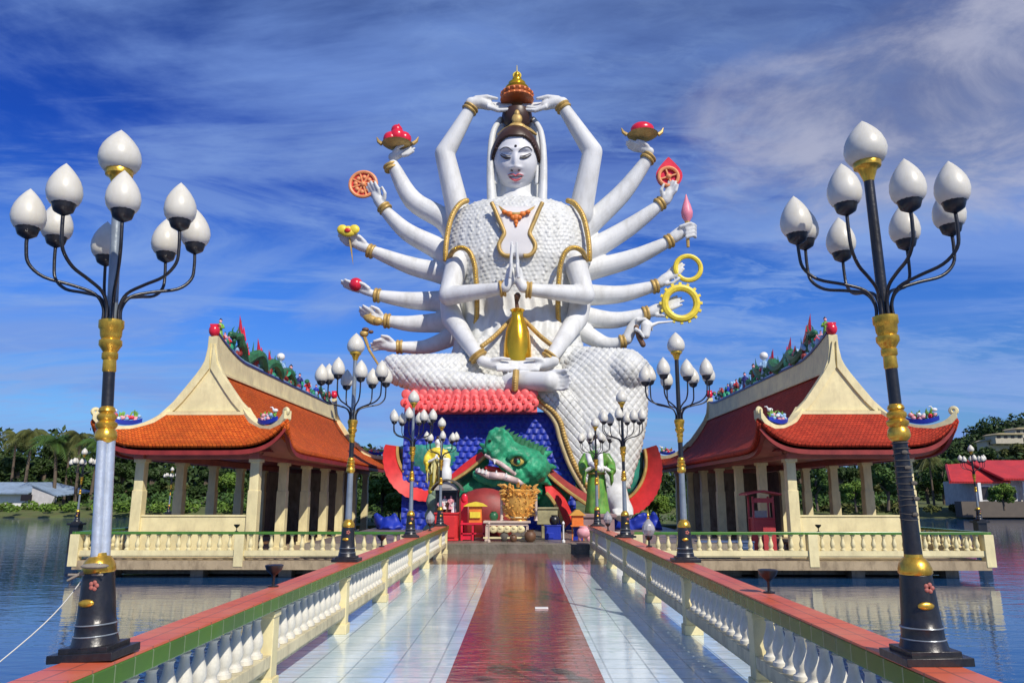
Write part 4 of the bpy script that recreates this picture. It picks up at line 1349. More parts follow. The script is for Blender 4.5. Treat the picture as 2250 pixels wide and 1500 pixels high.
for s in (-1, 1):
    X = lambda v: 1137 + s * v
    # outer gold edge of the shoulder mantle
    g = MB()
    pts = [(X(108), 440, 33.7), (X(126), 448, 33.5), (X(144), 475, 33.3), (X(154), 515, 33.2), (X(158), 550, 33.1), (X(158), 575, 33.2)]
    q = spline([PP(p) for p in pts], 6); r = 6.2 * MPP(500, 33.3)
    g.tube(q, [r * .8] + [r] * (len(q) - 2) + [r * .6], n=8)
    g.cur = 1
    for i in range(1, len(q) - 1): g.ell(q[i] + Vector((0, -r * .75, 0)), r * .36, 6, 4)
    obj('shoulder_trim', g, [GOLDM, BRASS], tors, smooth=True)
    # sleeve opening round the front upper arm
    g = MB()
    pts = [(X(152), 572, 33.2), (X(142), 552, 32.5), (X(124), 544, 32.3), (X(106), 553, 32.2), (X(95), 580, 32.2), (X(91), 615, 32.3), (X(89), 660, 32.6), (X(90), 700, 32.9), (X(95), 728, 33.2)]
    q = spline([PP(p) for p in pts], 6)
    g.tube(q, [r * .9] * len(q), n=8)
    g.cur = 1
    for i in range(1, len(q) - 1): g.ell(q[i] + Vector((0, -r * .7, 0)), r * .34, 6, 4)
    obj('sleeve_trim', g, [GOLDM, BRASS], tors, smooth=True)
    # crossing edges of the lap cloth
    g = MB()
    pts = [(X(12), 700, 32.3), (X(30), 718, 32.0), (X(52), 740, 31.7), (X(80), 762, 31.5)]
    q = spline([PP(p) for p in pts], 6)
    g.tube(q, [r * .8] * len(q), n=8)
    for i in range(1, len(q) - 1): g.ell(q[i] + Vector((0, -r * .6, 0)), r * .4, 6, 4)
    obj('lap_trim', g, GOLDM, tors, smooth=True)
g = MB(); q = spline([P(1134, 815, 30.2), P(1132, 835, 30.0), P(1131, 858, 30.1)], 5); g.tube(q, [.14] * len(q), n=7)
for p in q: g.ell(p + Vector((0, -.1, 0)), .07, 6, 4)
obj('sash_trim', g, GOLDM, tors, smooth=True)
# golden edge of the hanging drape
pts = [(1158, 862), (1180, 885), (1205, 905), (1222, 930), (1230, 960), (1240, 990), (1252, 1020), (1268, 1050), (1290, 1085)]
q = spline([P(a, b, 30.6) for a, b in pts], 5)
g = MB(); g.tube(q, [.12] * len(q), n=8); g.tube([p + Vector((.17, .06, .02)) for p in q], [.17] * len(q), n=8); g.tube([p + Vector((.35, .02, .03)) for p in q], [.07] * len(q), n=8)
o = obj('drape_trim', g, mat('cream_gold', (.62, .50, .26), .5, vs=3), tors, smooth=True)
g = MB()
for i in range(0, len(q)): g.ell(q[i] + Vector((.18, -.13, 0.03)), (.10, .09, .09), 9, 6)
obj('trim_beads', g, GOLDM, o)
# pale inner panel of the drape joining trim and leg
g = MB()
rows = []
for i, (a, b) in enumerate(pts):
    r = []
    for j in range(9):
        t = j / 8
        xr = (1260, 1290, 1300, 1310, 1315, 1318, 1320, 1322, 1325)[i]
        r.append(P(a + (xr - a) * t, b - 6 * math.sin(math.pi * t), 30.70 - .25 * math.sin(math.pi * t) + .1 * t))
    rows.append(r)
big = []
sub = 12
nr = len(rows); 
for i in range(nr - 1):
    for k in range(sub):
        t = k / sub
        rr = []
        for j in range(8 * 8 + 1):
            u = j / 64 * 8; j0 = min(7, int(u)); fu = u - j0
            p0 = rows[i][j0].lerp(rows[i][j0 + 1], fu); p1 = rows[i + 1][j0].lerp(rows[i + 1][j0 + 1], fu)
            rr.append(p0.lerp(p1, t))
        big.append(rr)
big.append([rows[-1][0].lerp(rows[-1][8], j / 64) for j in range(65)])
g.grid(big)
me = bpy.data.meshes.new('drape_panel'); me.from_pydata(g.v, [], g.f); me.update()
qf = quilt(0.29, 0.065)
displace(me, lambda co, no: qf(co, no) * np.where(no[:, 1] < 0, 1, -1))
dp = mesh_obj('drape_panel', me, ROBE, ST)
md = dp.modifiers.new('s', 'SOLIDIFY'); md.thickness = .12; md.offset = 0

# ---- bracelets : two gold rings per wrist
def bracelet(px, py, Y, ang, rpx, two=True):
    a = math.radians(ang)
    d = Vector((math.cos(a), 0, math.sin(a)))
    c = P(px, py, Y); m = MPP(py, Y)
    g = MB()
    up = Vector((0, -1, 0)); w = d.cross(up)
    rows = []
    for off, rr in ((-7, .97), (-6.5, 1.12), (-4, 1.2), (-1.5, 1.12), (0, 1.02), (1.5, 1.12), (4, 1.2), (6.5, 1.12), (7, .97)):
        rows.append([c + d * off * m + (up * math.cos(t) + w * math.sin(t)) * rpx * m * rr for t in [2 * math.pi * k / 18 for k in range(18)]])
    g.loft(rows)
    obj('bracelet', g, GOLDM, body, smooth=50)
for a in ((1033, 240, 34.2, 58, 15), (1237, 236, 34.2, 122, 15), (859, 368, 35.0, 112, 14), (845, 458, 35.1, 130, 14), (815, 552, 35.0, 158, 14), (829, 649, 35.0, 172, 14), (851, 705, 34.9, 176, 14.5), (878, 762, 34.5, 180, 13.5),
          (1424, 348, 35.0, 52, 15), (1450, 448, 35.1, 34, 14), (1470, 530, 35.0, 25, 14), (1439, 629, 35.0, 15, 14), (1419, 688, 34.9, 12, 14), (1368, 750, 34.5, 8, 13.5),
          (1104, 634, 31.5, 8, 16), (1162, 637, 31.5, 175, 16), (1050, 782, 31.2, -52, 18), (1210, 784, 31.2, 232, 18)):
    bracelet(*a)

# ---- the attributes in the hands
def att(name, g, m, label=None, parent=None):
    o = obj(name, g, m, parent or body, smooth=40)
    if label: o['label'] = label
    return o
def disc(g, px, py, Y, r0, r1, th=.12, n=28, a0=0, a1=2 * math.pi):
    c = P(px, py, Y); m = MPP(py, Y)
    g.torus(c, (r0 + r1) / 2 * m, (r1 - r0) / 2 * m, n=n, m=8, a0=a0, a1=a1)
# fruit bowls
for (x, y, s) in ((873, 320, 1), (1412, 300, -1)):
    m = MPP(y, 34.7); c = P(x, y, 34.7)
    g = MB(); g.lathe([(12 * m, -4 * m), (27 * m, -1 * m), (34 * m, 4 * m), (32 * m, 4 * m), (24 * m, 1 * m), (5 * m, 0)], c=c, n=20)
    for q in (-1, 1): g.tube([c + Vector((q * 34 * m, 0, 4 * m)), c + Vector((q * 42 * m, 0, 10 * m)), c + Vector((q * 46 * m, 0, 20 * m))], [5 * m, 4 * m, 1 * m], n=6)
    bw = att('golden_bowl', g, GOLDM)
    g = MB()
    if s > 0:
        for (dx, dz, r) in ((-15, 15, 17), (14, 15, 17), (0, 22, 18), (-2, 36, 13)): g.ell(c + Vector((dx * m, 0, dz * m)), r * m, 12, 8)
        g.tube([c + Vector((0, 0, 34 * m)), c + Vector((2 * m, 0, 52 * m))], [11 * m, .02], n=8)
        g.tube([c + Vector((-4 * m, 0, 34 * m)), c + Vector((-12 * m, 0, 44 * m))], [5 * m, .02], n=6)
    else:
        g.ell(c + Vector((0, 0, 16 * m)), (26 * m, 20 * m, 17 * m), 14, 9)
    att('red_fruit', g, REDG, parent=bw)
# orange spoked wheel
def wheel(px, py, Y, r, mm, nsp, back=None, th=4.0):
    m = MPP(py, Y); c = P(px, py, Y); g = MB()
    g.torus(c, r * m, th * m, n=32, m=8)
    for k in range(nsp):
        a = math.pi * k / nsp + .3
        d = Vector((math.cos(a), 0, math.sin(a))) * r * m
        g.tube([c - d, c + d], th * .6 * m, n=6)
    g.ell(c, (th * 1.6 * m,) * 3)
    return g, c, m
g, c, m = wheel(798, 405, 35.0, 29, None, 4)
for k in range(8):
    a = 2 * math.pi * k / 8 + .68
    g.ell(c + Vector((math.cos(a), 0, math.sin(a))) * 17 * m, (5 * m, 3 * m, 5 * m), 8, 5)
w_ = att('spoked_wheel', g, mat('wheel_orange', (0.78, 0.30, 0.12), 0.5, vs=4), 'orange spoked wheel')
g = MB(); M = RX(math.pi / 2); g.lathe([(.01, -.02), (27 * m, -.02), (27 * m, .06), (.01, .06)], c=c + Vector((0, .08, 0)), n=28, M=M); att('wheel_backing', g, REDP, parent=w_)
# yellow flower with a hanging dagger
m = MPP(515, 34.8); c = P(765, 508, 34.4)
g = MB()
for (dx, dz, a, b) in ((-13, 4, 12, 11), (13, 4, 12, 11), (0, -2, 17, 11), (0, 5, 9, 7)): g.ell(c + Vector((dx * m, 0, dz * m)), (a * m, 6 * m, b * m), 12, 7)
f_ = att('yellow_flower', g, YELP)
g = MB(); g.ell(c + Vector((0, -6 * m, 0)), (7 * m, 3 * m, 5 * m)); att('flower_heart', g, REDP, parent=f_)
g = MB(); g.tube([P(768, 525, 34.6), P(772, 550, 34.6), P(776, 582, 34.6)], [5 * m, 4 * m, .01], n=6, flat=.5); att('dagger_blade', g, GOLDM, parent=f_)
m = MPP(624, 34.8); g = MB(); g.ell(P(782, 625, 34.75), 15 * m, 16, 10); att('red_ball', g, REDG)
m = MPP(704, 34.7); g = MB(); c = P(818, 703, 34.55)
g.ell(c, (22 * m, 8 * m, 10 * m), 12, 8, RY(math.radians(25))); g.tube([c + Vector((-8 * m, 0, 2 * m)), c + Vector((-4 * m, 0, 16 * m))], [8 * m, .02], n=6); g.ell(c + Vector((12 * m, -.05, -3 * m)), (12 * m, 8 * m, 9 * m)); att('golden_shell', g, GOLDM)
m = MPP(735, 34.3); g = MB(); g.ell(P(800, 733, 34.3), (10 * m, 8 * m, 8 * m)); g.tube([P(800, 738, 34.3), P(812, 770, 34.3), P(840, 815, 34.2)], [4 * m, 3 * m, 2 * m], n=6); att('staff', g, GOLDM)
g = MB(); g.ell(P(803, 724, 34.25), (8 * m, 7 * m, 5 * m)); g.ell(P(815, 729, 34.2), (6 * m, 5 * m, 4 * m)); att('staff_knob', g, BROWN)
# red flame drop with wheel
m = MPP(385, 35.0); c = P(1470, 385, 35.1)
g = MB()
poly = []
for k in range(26):
    a = 2 * math.pi * k / 26 - math.pi / 2
    r = 29 * m
    x, z = math.cos(a) * r, math.sin(a) * r * 1.05
    if z > 0: x *= (1 - (z / (r * 1.05)) ** 1.6 * .75); z *= 1.35
    poly.append((c.x + x, c.z + z))
g.prism(poly, c.y - .08, c.y + .08)
d_ = att('red_flame_disc', g, REDG, 'red drop-shaped disc')
g, cc, m = wheel(1469, 388, 34.95, 21, None, 2); att('orange_wheel', g, bpy.data.materials['wheel_orange'], parent=d_)
# torch with pink bud
m = MPP(500, 34.8)
g = MB(); g.tube([P(1512, 543, 34.65), P(1511, 520, 34.65), P(1510, 480, 34.65)], [3.5 * m, 4 * m, 6 * m], n=8); t_ = att('torch_handle', g, GOLDM)
g = MB(); g.lathe([(5 * m, -8 * m), (12 * m, 4 * m), (13 * m, 14 * m), (9 * m, 30 * m), (4 * m, 44 * m), (.02, 56 * m)], c=P(1510, 480, 34.65), n=12); att('pink_bud', g, mat('pink_glaze', (0.80, 0.25, 0.33), .4), parent=t_)
# rings
g = MB(); disc(g, 1512, 589, 34.65, 22, 33); att('yellow_ring', g, YELP)
g = MB(); disc(g, 1496, 666, 34.45, 27, 43); m = MPP(666, 34.5); c = P(1496, 666, 34.45)
for k in range(16):
    a = 2 * math.pi * k / 16; g.box(c + Vector((math.cos(a), 0, math.sin(a))) * 44 * m, (6 * m, 5 * m, 6 * m), RY(-a))
att('toothed_ring', g, YELP)
# white conch / whisk, drooping
m = MPP(726, 34.3)
g = MB(); straight(g, [(1420, 715, 34.1, 12), (1418, 735, 34.1, 10)]); straight(g, [(1428, 716, 34.1, 5), (1445, 709, 34.1, 3), (1478, 706, 34.1, 1.5)]); att('white_whisk', g, WHITEP)
g = MB(); straight(g, [(1398, 718, 34.15, 5), (1404, 740, 34.1, 6), (1413, 757, 34.1, 6)]); att('brown_tassel', g, BROWN)
# golden vase in the lap, hung from the praying hands
m = MPP(740, 31.6); c = P(1137, 805, 31.75)
g = MB(); g.lathe([(30 * m, 0), (31 * m, 20 * m), (30 * m, 50 * m), (26 * m, 78 * m), (19 * m, 98 * m), (13 * m, 112 * m), (13 * m, 122 * m), (17 * m, 127 * m), (12 * m, 130 * m)], c=c, n=28)
v_ = att('golden_vase', g, BRASS)
g = MB(); g.tube([P(1137, 680, 31.7), P(1135, 664, 31.7), P(1137, 648, 31.6)], [5 * m, 4 * m, 8 * m], n=8); g.ell(P(1137, 650, 31.5), (7 * m, 7 * m, 8 * m)); att('vase_stopper', g, BROWN, parent=v_)

# ------------------------------------------------------------------ throne : blue lotus block with a red cushion of petals
TH_ = thing('lotus_throne', 'deep blue scaled throne block with red petal cushion under the giant statue', 'throne', P(1070, 1185, 35))
g = MB()
a = P(888, 905, 30.9); b = P(1262, 905, 30.9); bot = 0.27
xl, xr, yt, zt = a.x, b.x, 30.95, a.z
nx, nz = 230, 150
rows = []
for i in range(nz + 1):
    z = bot + (zt - bot) * i / nz
    rows.append([Vector((xl + (xr - xl) * j / nx, yt, z)) for j in range(nx + 1)])
g.grid(rows)
me = bpy.data.meshes.new('blue_face'); me.from_pydata(g.v, [], g.f); me.update()
def bscale(co, no):
    x, z = co[:, 0], co[:, 2]
    row = np.floor(z / 0.24); u = x / 0.30 + .5 * (row % 2); fu = np.abs(u - np.floor(u) - .5) * 2; fz = z / 0.24 - row
    return 0.085 * (1 - fu ** 2) * (1 - fz) ** .8 * np.sign(-no[:, 1])
displace(me, bscale)
mesh_obj('blue_scale_front', me, BLUEP, TH_)
g = MB(); g.box(((xl + xr) / 2, 34.9, (bot + zt) / 2), (xr - xl, 7.2, zt - bot)); obj('blue_block', g, BLUEP, TH_, smooth=False)
g = MB()
CY = 30.25
m = MPP(885, CY)
for r_i, (py, n) in enumerate(((866, 16), (876, 15), (886, 14), (896, 13))):
    x0, x1 = P(893, py, CY).x, P(1172, py, CY).x
    z = P(1000, py, CY).z
    sp = (x1 - x0) / (n - 1)
    for k in range(n):
        x = x0 + sp * (k + .5 * (r_i % 2))
        if x > x1 + .01: continue
        g.ell((x, CY - .10 - .06 * r_i, z), (sp * .56, .06, (11, 11, 11, 12)[r_i] * m), 14, 8)
x0, x1 = P(890, 885, CY).x, P(1180, 885, CY).x
zc = P(1000, 885, CY).z
g.box(((x0 + x1) / 2, 33.14, zc), (x1 - x0, 6.0, 42 * m))
SALM = mat('salmon_red_paint', (0.82, 0.12, 0.12), 0.5, var=0.25, vs=1.2)
pc = obj('petal_cushion', g, SALM, TH_)
for py, n, r_i in ((876, 15, 1), (886, 14, 2), (896, 13, 3)):
    xa_, xb_ = P(893, py, CY).x, P(1172, py, CY).x; z = P(1000, py, CY).z; sp = (xb_ - xa_) / (n - 1)
    for k in range(n):
        x = xa_ + sp * (k + .5 * (r_i % 2))
        if x < xb_ + .01:
            g = MB(); g.tube([(x, CY - .17 - .06 * r_i, z - 3 * m), (x, CY - .17 - .06 * r_i, z + 6 * m)], [4.5 * m, .01], n=6)
            obj('petal_heart', g, REDP, pc)
# blue water-like foot around the dragon
g = MB()
rg = random.Random(4)
for k in range(60):
    x = rg.uniform(-5.6, 5.4)
    if -3.0 < x < 1.6 and rg.random() < .5: continue
    g.tube([(x, 31.2 + rg.uniform(-.3, .6), .2), (x + rg.uniform(-.2, .2), 31.2, rg.uniform(.4, .65)), (x + rg.uniform(-.4, .4), 31.0, rg.uniform(.6, .95))], [.32, .22, .1], n=8)
mesh_obj('blue_waves', remesh(g, .07, 3), BLUEP, TH_)

# ------------------------------------------------------------------ the green dragon before the throne
DR = thing('dragon_sculpture', 'green dragon sculpture with open pink mouth and red crests before the blue throne', 'dragon sculpture', P(1130, 1185, 29.5))
DY = 29.6
def dragon_body():
    g = MB()
    # neck mass and coils behind
    for (x, y, a, b, dy) in ((1150, 1075, 60, 34, .8), (1215, 1085, 40, 42, 1.2), (1040, 1070, 52, 34, .9), (1100, 1095, 90, 28, .8), (1000, 1100, 26, 30, 1.0)):
        m = MPP(y, DY); g.ell(P(x, y, DY + dy), (a * m, .9, b * m), 16, 10)
    chain(g, [(1000, 1085, DY + 1, 26), (1020, 1050, DY + .8, 24), (1050, 1022, DY + .6, 20), (1062, 1000, DY + .5, 16)])
    # skull, short snout with a raised nose
    m = MPP(1030, DY)
    g.ell(P(1168, 1028, DY), (40 * m, .95, 38 * m), 20, 14)
    chain(g, [(1165, 1018, DY - .1, 34), (1132, 1006, DY - .4, 30), (1108, 990, DY - .6, 25), (1094, 972, DY - .8, 20), (1086, 956, DY - .9, 14)])
    for (x, y, r) in ((1078, 962, 10), (1074, 972, 10), (1080, 985, 13), (1088, 998, 13), (1096, 948, 10), (1068, 990, 7)): g.ell(P(x, y, DY - .95), r * m, 12, 8)
    chain(g, [(1152, 1052, DY - .5, 14), (1128, 1036, DY - .75, 13), (1104, 1018, DY - .85, 12), (1084, 1002, DY - .9, 9)])
    # whisker arching over the head
    chain(g, [(1090, 944, DY - .9, 6), (1102, 946, DY - .8, 7), (1114, 958, DY - .7, 8), (1124, 972, DY - .6, 8), (1140, 982, DY - .5, 7), (1168, 988, DY - .3, 5)], n=10)
    # lower jaw
    chain(g, [(1048, 1042, DY - .8, 11), (1075, 1054, DY - .9, 13), (1105, 1058, DY - .9, 13), (1140, 1066, DY - .6, 12)])
    # brow and cheek spikes
    for (x0, y0, x1, y1) in ((1190, 1000, 1216, 992), (1200, 1025, 1226, 1026), (1190, 1052, 1214, 1066), (1150, 1068, 1166, 1090), (1170, 1066, 1190, 1086), (1072, 985, 1052, 975)):
        g.tube([P(x0, y0, DY), P(x1, y1, DY + .2)], [.24, .03], n=7)
    for k in range(5):
        g.tube([P(1020 + 12 * k, 1075, DY + .2), P(1005 + 14 * k, 1098, DY + .1)], [.2, .04], n=7)
    return g
dm = remesh(dragon_body(), 0.05, 2)
displace(dm, lambda co, no: 0.02 * np.sin(co[:, 0] * 17 + np.sin(co[:, 2] * 7)) * np.sin(co[:, 2] * 17))
db = mesh_obj('body', dm, GRNP, DR)
g = MB(); straight(g, [(1050, 1034, DY - 1.0, 6), (1075, 1044, DY - 1.25, 8), (1105, 1046, DY - 1.25, 8), (1135, 1056, DY - 1.0, 7), (1148, 1064, DY - .8, 5)]); straight(g, [(1068, 1000, DY - .95, 4), (1100, 1018, DY - 1.1, 5), (1130, 1040, DY - .9, 5)])
PALEP = mat('pale_pink_paint', (0.66, 0.50, 0.48), .4, vs=4)
mo = obj('jaw_lining', g, PALEP, db, smooth=True)
g = MB()
for (x, y, d) in ((1052, 1032, 1), (1060, 1034, 1), (1068, 1036, 1), (1090, 1038, 1), (1112, 1043, 1), (1086, 1014, -1)):
    g.tube([P(x, y + 4 * d, DY - 1.3), P(x + 1, y - 5 * d, DY - 1.35)], [.07, .012], n=6)
obj('teeth', g, WHITEP, mo)
g = MB(); straight(g, [(1070, 1028, DY - .7, 6), (1100, 1034, DY - .7, 7), (1125, 1044, DY - .6, 6)]); obj('tongue', g, REDP, mo, smooth=True)
g = MB(); m = MPP(1012, DY); g.ell(P(1137, 1010, DY - .95), (16 * m, .16, 13 * m), 14, 9); ey = obj('eye_rim', g, mat('eye_yellow', (.65, .50, .12), .4), db)
g = MB(); g.ell(P(1136, 1012, DY - 1.08), (8 * m, .12, 8 * m), 12, 8); obj('eyeball', g, INK, ey)
g = MB(); g.ell(P(1139, 1015, DY - 1.18), (4 * m, .1, 5 * m), 10, 6); obj('iris', g, GRNP, ey)
g = MB(); g.tube(spline([P(1118, 1006, DY - 1.0), P(1130, 997, DY - 1.12), P(1146, 998, DY - 1.1), P(1158, 1010, DY - .95)], 5), .11, n=8); obj('brow_ridge', g, GRNP, db, smooth=True)
g = MB()
for k in range(11):
    t_ = k / 10; px_, py_ = 1096 + 92 * t_, 946 + 44 * t_ ** .8
    g.tube([P(px_, py_ + 8, DY - .55 + .4 * t_), P(px_ + 6, py_ - 4, DY - .5 + .4 * t_), P(px_ + 16, py_ - 12 + 4 * t_, DY - .4 + .4 * t_)], [.15, .10, .01], n=6)
obj('crest_spines', g, DKGRN, db)
g = MB(); m = MPP(975, DY); g.ell(P(1076, 968, DY - 1.12), (4 * m, .08, 3 * m), 9, 6); obj('nostril', g, INK, db)
# red crests to both sides, with golden edge
def crest(pts_top, pts_bot, Y, nm, m, parent):
    g = MB()
    t = spline([P(a, b, Y) for a, b in pts_top], 5); u = spline([P(a, b, Y - .35) for a, b in pts_bot], 5)
    rings = []
    for p, q in zip(t, u): rings.append([p, q, q + Vector((0, .3, 0)), p + Vector((0, .35, 0))])
    g.loft(rings)
    o = obj(nm, g, m, parent, smooth=30)
    g = MB(); g.tube(u, .07, n=6); obj('gold_edge', g, GOLDM, o)
    return o
crest([(1058, 992), (1038, 1004), (1012, 1024), (985, 1048)], [(1066, 1002), (1046, 1020), (1020, 1040), (988, 1060)], DY - .2, 'red_crest', REDP, db)
crest([(1178, 998), (1205, 1022), (1245, 1056), (1295, 1088)], [(1190, 1028), (1215, 1052), (1252, 1082), (1296, 1112)], DY + .4, 'red_crest', DKRED, db)
crest([(1196, 1060), (1216, 1066), (1240, 1092), (1262, 1140)], [(1200, 1082), (1212, 1096), (1226, 1120), (1240, 1160)], DY + .2, 'red_crest', REDP, db)
# side coils : teal scaled body with red fin rim
def coil(sd, nm):
    cx = 955 if sd < 0 else 1335
    cy = 988 if sd < 0 else 1010
    R = 80 if sd < 0 else 82
    Y = 31.3 if sd < 0 else 31.6
    m = MPP(cy, Y); c = P(cx, cy, Y)
    g = MB()
    if sd < 0: g.ell(c + Vector((0, .3, 0)), (R * m, .9, R * m * .98), 36, 22)
    else: g.ell(c + Vector((0, .3, 0)), (R * m, .7, R * m * 1.15), 36, 22)
    o = obj('coil', g, TEAL, db, smooth=True)
    for v in o.data.vertices:
        zc_ = (c - ORG[o.name]).z
        if v.co.z > zc_: v.co.z = zc_ + (v.co.z - zc_) * (.25 if sd < 0 else .6)
    g = MB()
    a0, a1 = (math.pi * .97, math.pi * 1.62) if sd < 0 else (-math.pi * .45, math.pi * .08)
    n = 30; rings = []
    for i in range(n + 1):
        a = a0 + (a1 - a0) * i / n
        e = math.sin(math.pi * (0.15 + .7 * i / n))
        k = 1.0 if sd < 0 else 1.15
        d = Vector((math.cos(a), 0, math.sin(a) * k))
        wob = 1.5 * (i % 2)
        wi = (12 + 22 * e) * m
        rings.append([c + d * (R * m) + Vector((0, -.25, 0)), c + d * (R * m + wi + wob * m) + Vector((0, -.75, 0)), c + d * (R * m + wi + wob * m) + Vector((0, -.45, 0)), c + d * (R * m) + Vector((0, .5, 0))])
    g.loft(rings)
    obj('red_fin', g, REDP, o, smooth=30)
    g = MB(); g.tube([r[0] + Vector((0, -.05, 0)) for r in rings], .07, n=6); obj('gold_edge', g, GOLDM, o)
    g = MB(); rg = random.Random(5)
    return o
def scl(me): pass
coil(-1, ''); coil(1, '')
for o in [x for x in db.children if x.name.startswith('coil')]:
    displace(o.data, lambda co, no: 0.04 * np.sin(co[:, 0] * 9) * np.sin(co[:, 2] * 9))

# ------------------------------------------------------------------ lamps
def zr(py, px=230, d=4.11):
    return P(px, py, d).z - 0.783
def lamp(name, loc, label, shaft, rot, group, wrap=False, upper=BLACK):
    t = thing(name, label, 'street lamp', (0, 0, 0), group)
    g = MB()
    g.box((0, 0, .02), (.33, .29, .04)); g.box((0, 0, .05), (.25, .23, .03))
    g.lathe([(.120, .06), (.112, .075), (.107, .10), (.101, .115), (.099, .16), (.102, .165), (.095, .175), (.091, .22), (.084, .32), (.076, .42)], n=18)
    ba = obj('base', g, BLACK, t, smooth=40, bevel=.004)
    g = MB()
    g.torus((0, 0, .165), .101, .004, RX(math.pi / 2), n=24, m=6); g.torus((0, 0, .11), .105, .004, RX(math.pi / 2), n=24, m=6)
    obj('base_ring', g, GREYPOLE, ba)
    g = MB(); g.ell((-.01, -.088, .275), (.042, .012, .020), 12, 7); obj('base_badge', g, GOLD, ba)
    g = MB()
    for k in range(5): g.ell((.02 + .016 * math.cos(k * 1.257), -.080, .36 + .016 * math.sin(k * 1.257)), (.012, .006, .012), 8, 5)
    obj('flower_emblem', g, FASC, ba)
    g = MB(); g.lathe([(.077, .42), (.083, .43), (.081, .45), (.073, .475), (.056, .50), (.046, .505), (.044, .52)], n=20); obj('gold_collar', g, GOLD, t)
    g = MB()
    if shaft is SILVER:
        for k in range(3):
            a = 2 * math.pi * k / 3 + .3
            g.lathe([(.029, .50), (.027, 1.12)], c=(.022 * math.cos(a), .022 * math.sin(a), 0), n=12)
    else:
        g.lathe([(.044, .50), (.036, 1.12)], n=14)
    sh = obj('lower_shaft', g, shaft, t)
    if wrap:
        g = MB(); rg = random.Random(2)
        for k in range(14):
            g.torus((0, 0, .70 + k * .03), .043, .0025, RX(math.pi / 2 + rg.uniform(-.25, .25)), n=16, m=5)
        for k in range(5): g.ell((rg.uniform(-.03, .03), -.045, .72 + k * .08), (.018, .008, .012), 7, 5)
        obj('wire_wrap', g, DARKC, sh)
    g = MB(); g.lathe([(.038, 1.10), (.052, 1.115), (.058, 1.13), (.054, 1.16), (.044, 1.175), (.055, 1.19), (.057, 1.205), (.040, 1.22), (.050, 1.235), (.050, 1.25), (.036, 1.265), (.044, 1.275), (.040, 1.29), (.030, 1.30)], n=20); obj('gold_collar', g, GOLD, t)
    g = MB(); g.lathe([(.031, 1.28), (.031, 1.52)], n=14); obj('middle_shaft', g, BLACK, t)
    g = MB(); g.lathe([(.030, 1.50), (.027, 2.66)], n=14); obj('pole', g, upper, t)
    g = MB(); g.lathe([(.030, 1.49), (.036, 1.50), (.034, 1.56), (.042, 1.57), (.042, 1.60), (.036, 1.605), (.050, 1.63), (.060, 1.645), (.060, 1.67), (.048, 1.68), (.056, 1.70), (.058, 1.735), (.066, 1.745), (.066, 1.785), (.05, 1.79)], n=20); obj('gold_collar', g, GOLD, t)
    gl = [(.050, 0), (.068, .010), (.082, .035), (.088, .068), (.084, .104), (.073, .138), (.056, .170), (.038, .196), (.021, .217), (.010, .228), (.001, .238)]
    for k in range(8):
        a = 2 * math.pi * k / 8 + rot
        R = .43 if k % 2 == 0 else .41
        zt = 2.285 + (.03 if k % 2 else 0.0)
        zt += (.012, -.010, .004, .015, -.012, .006, -.004, .010)[k]; a += (.03, -.05, .04, 0, -.03, .05, -.02, .02)[k]
        d = Vector((math.cos(a), math.sin(a), 0))
        g = MB()
        pts = spline([d * .045 + Vector((0, 0, 1.78)), d * .045 + Vector((0, 0, 1.86)), d * .09 + Vector((0, 0, 1.935)), d * .20 + Vector((0, 0, 1.975)), d * (R - .09) + Vector((0, 0, 2.01)), d * (R - .015) + Vector((0, 0, 2.08)), d * R + Vector((0, 0, 2.17)), d * R + Vector((0, 0, zt - .05))], 4)
        g.tube(pts, .0095, n=8)
        c = d * R + Vector((0, 0, zt))
        ar = obj('arm', g, BLACK, t, smooth=True)
        g = MB(); g.lathe([(.012, -.055), (.030, -.045), (.048, -.033), (.055, -.012), (.058, .0), (.062, .008), (.052, .010)], c=c, n=14); obj('lamp_cup', g, BLACK, ar)
        g = MB(); g.lathe(gl, c=c, n=18); obj('globe', g, GLOBE, ar, smooth=True)
    g = MB(); g.lathe([(.028, 2.58), (.034, 2.60), (.048, 2.64), (.060, 2.66), (.074, 2.665), (.078, 2.69), (.074, 2.70)], n=18); obj('gold_cup', g, GOLD, t)
    g = MB(); g.lathe([(r * 1.34, z * 1.12) for r, z in gl], c=(0, 0, 2.69), n=24); obj('top_globe', g, GLOBE, t, smooth=True)
    t.location = loc
    return t
CZ = 0.783
GRPL = 'street lamps along the bridge rails'
YLS = (4.11, 9.85, 15.4, 21.0)
L1 = lamp('street_lamp', (-2.21, YLS[0], CZ), 'nearest lamp on the left rail, its lower shaft of pale silver pipes', SILVER, .58, GRPL, upper=GREYPOLE)
R1 = lamp('street_lamp', (2.04, YLS[0] - .05, CZ), 'nearest lamp on the right rail, dark wires wrapped round its black shaft', BLACK, -.03, GRPL, wrap=True)
L1.rotation_euler = (0, math.radians(-3.3), 0); R1.rotation_euler = (0, math.radians(-0.9), 0)
L2 = lamp('street_lamp', (-2.21, YLS[1], CZ), 'second lamp on the left rail, in front of the orange roof', GREYPOLE, .42, GRPL, upper=GREYPOLE)
R2 = lamp('street_lamp', (2.07, YLS[1], CZ), 'second lamp on the right rail, in front of the dark red pavilion columns', GREYPOLE, .10, GRPL)
dup(L2, (-2.21, YLS[2], CZ), .25, label='third lamp on the left rail, in front of the left teal coil with red fin')
dup(R2, (2.07, YLS[2], CZ), .35, label='third lamp on the right rail, in front of the statue hanging leg')
dup(L2, (-2.21, YLS[3], CZ), .5, label='farthest lamp on the left rail, in front of the yellow-robed attendant')
dup(R2, (2.07, YLS[3], CZ), .15, label='farthest lamp on the right rail, beside the green-robed attendant')
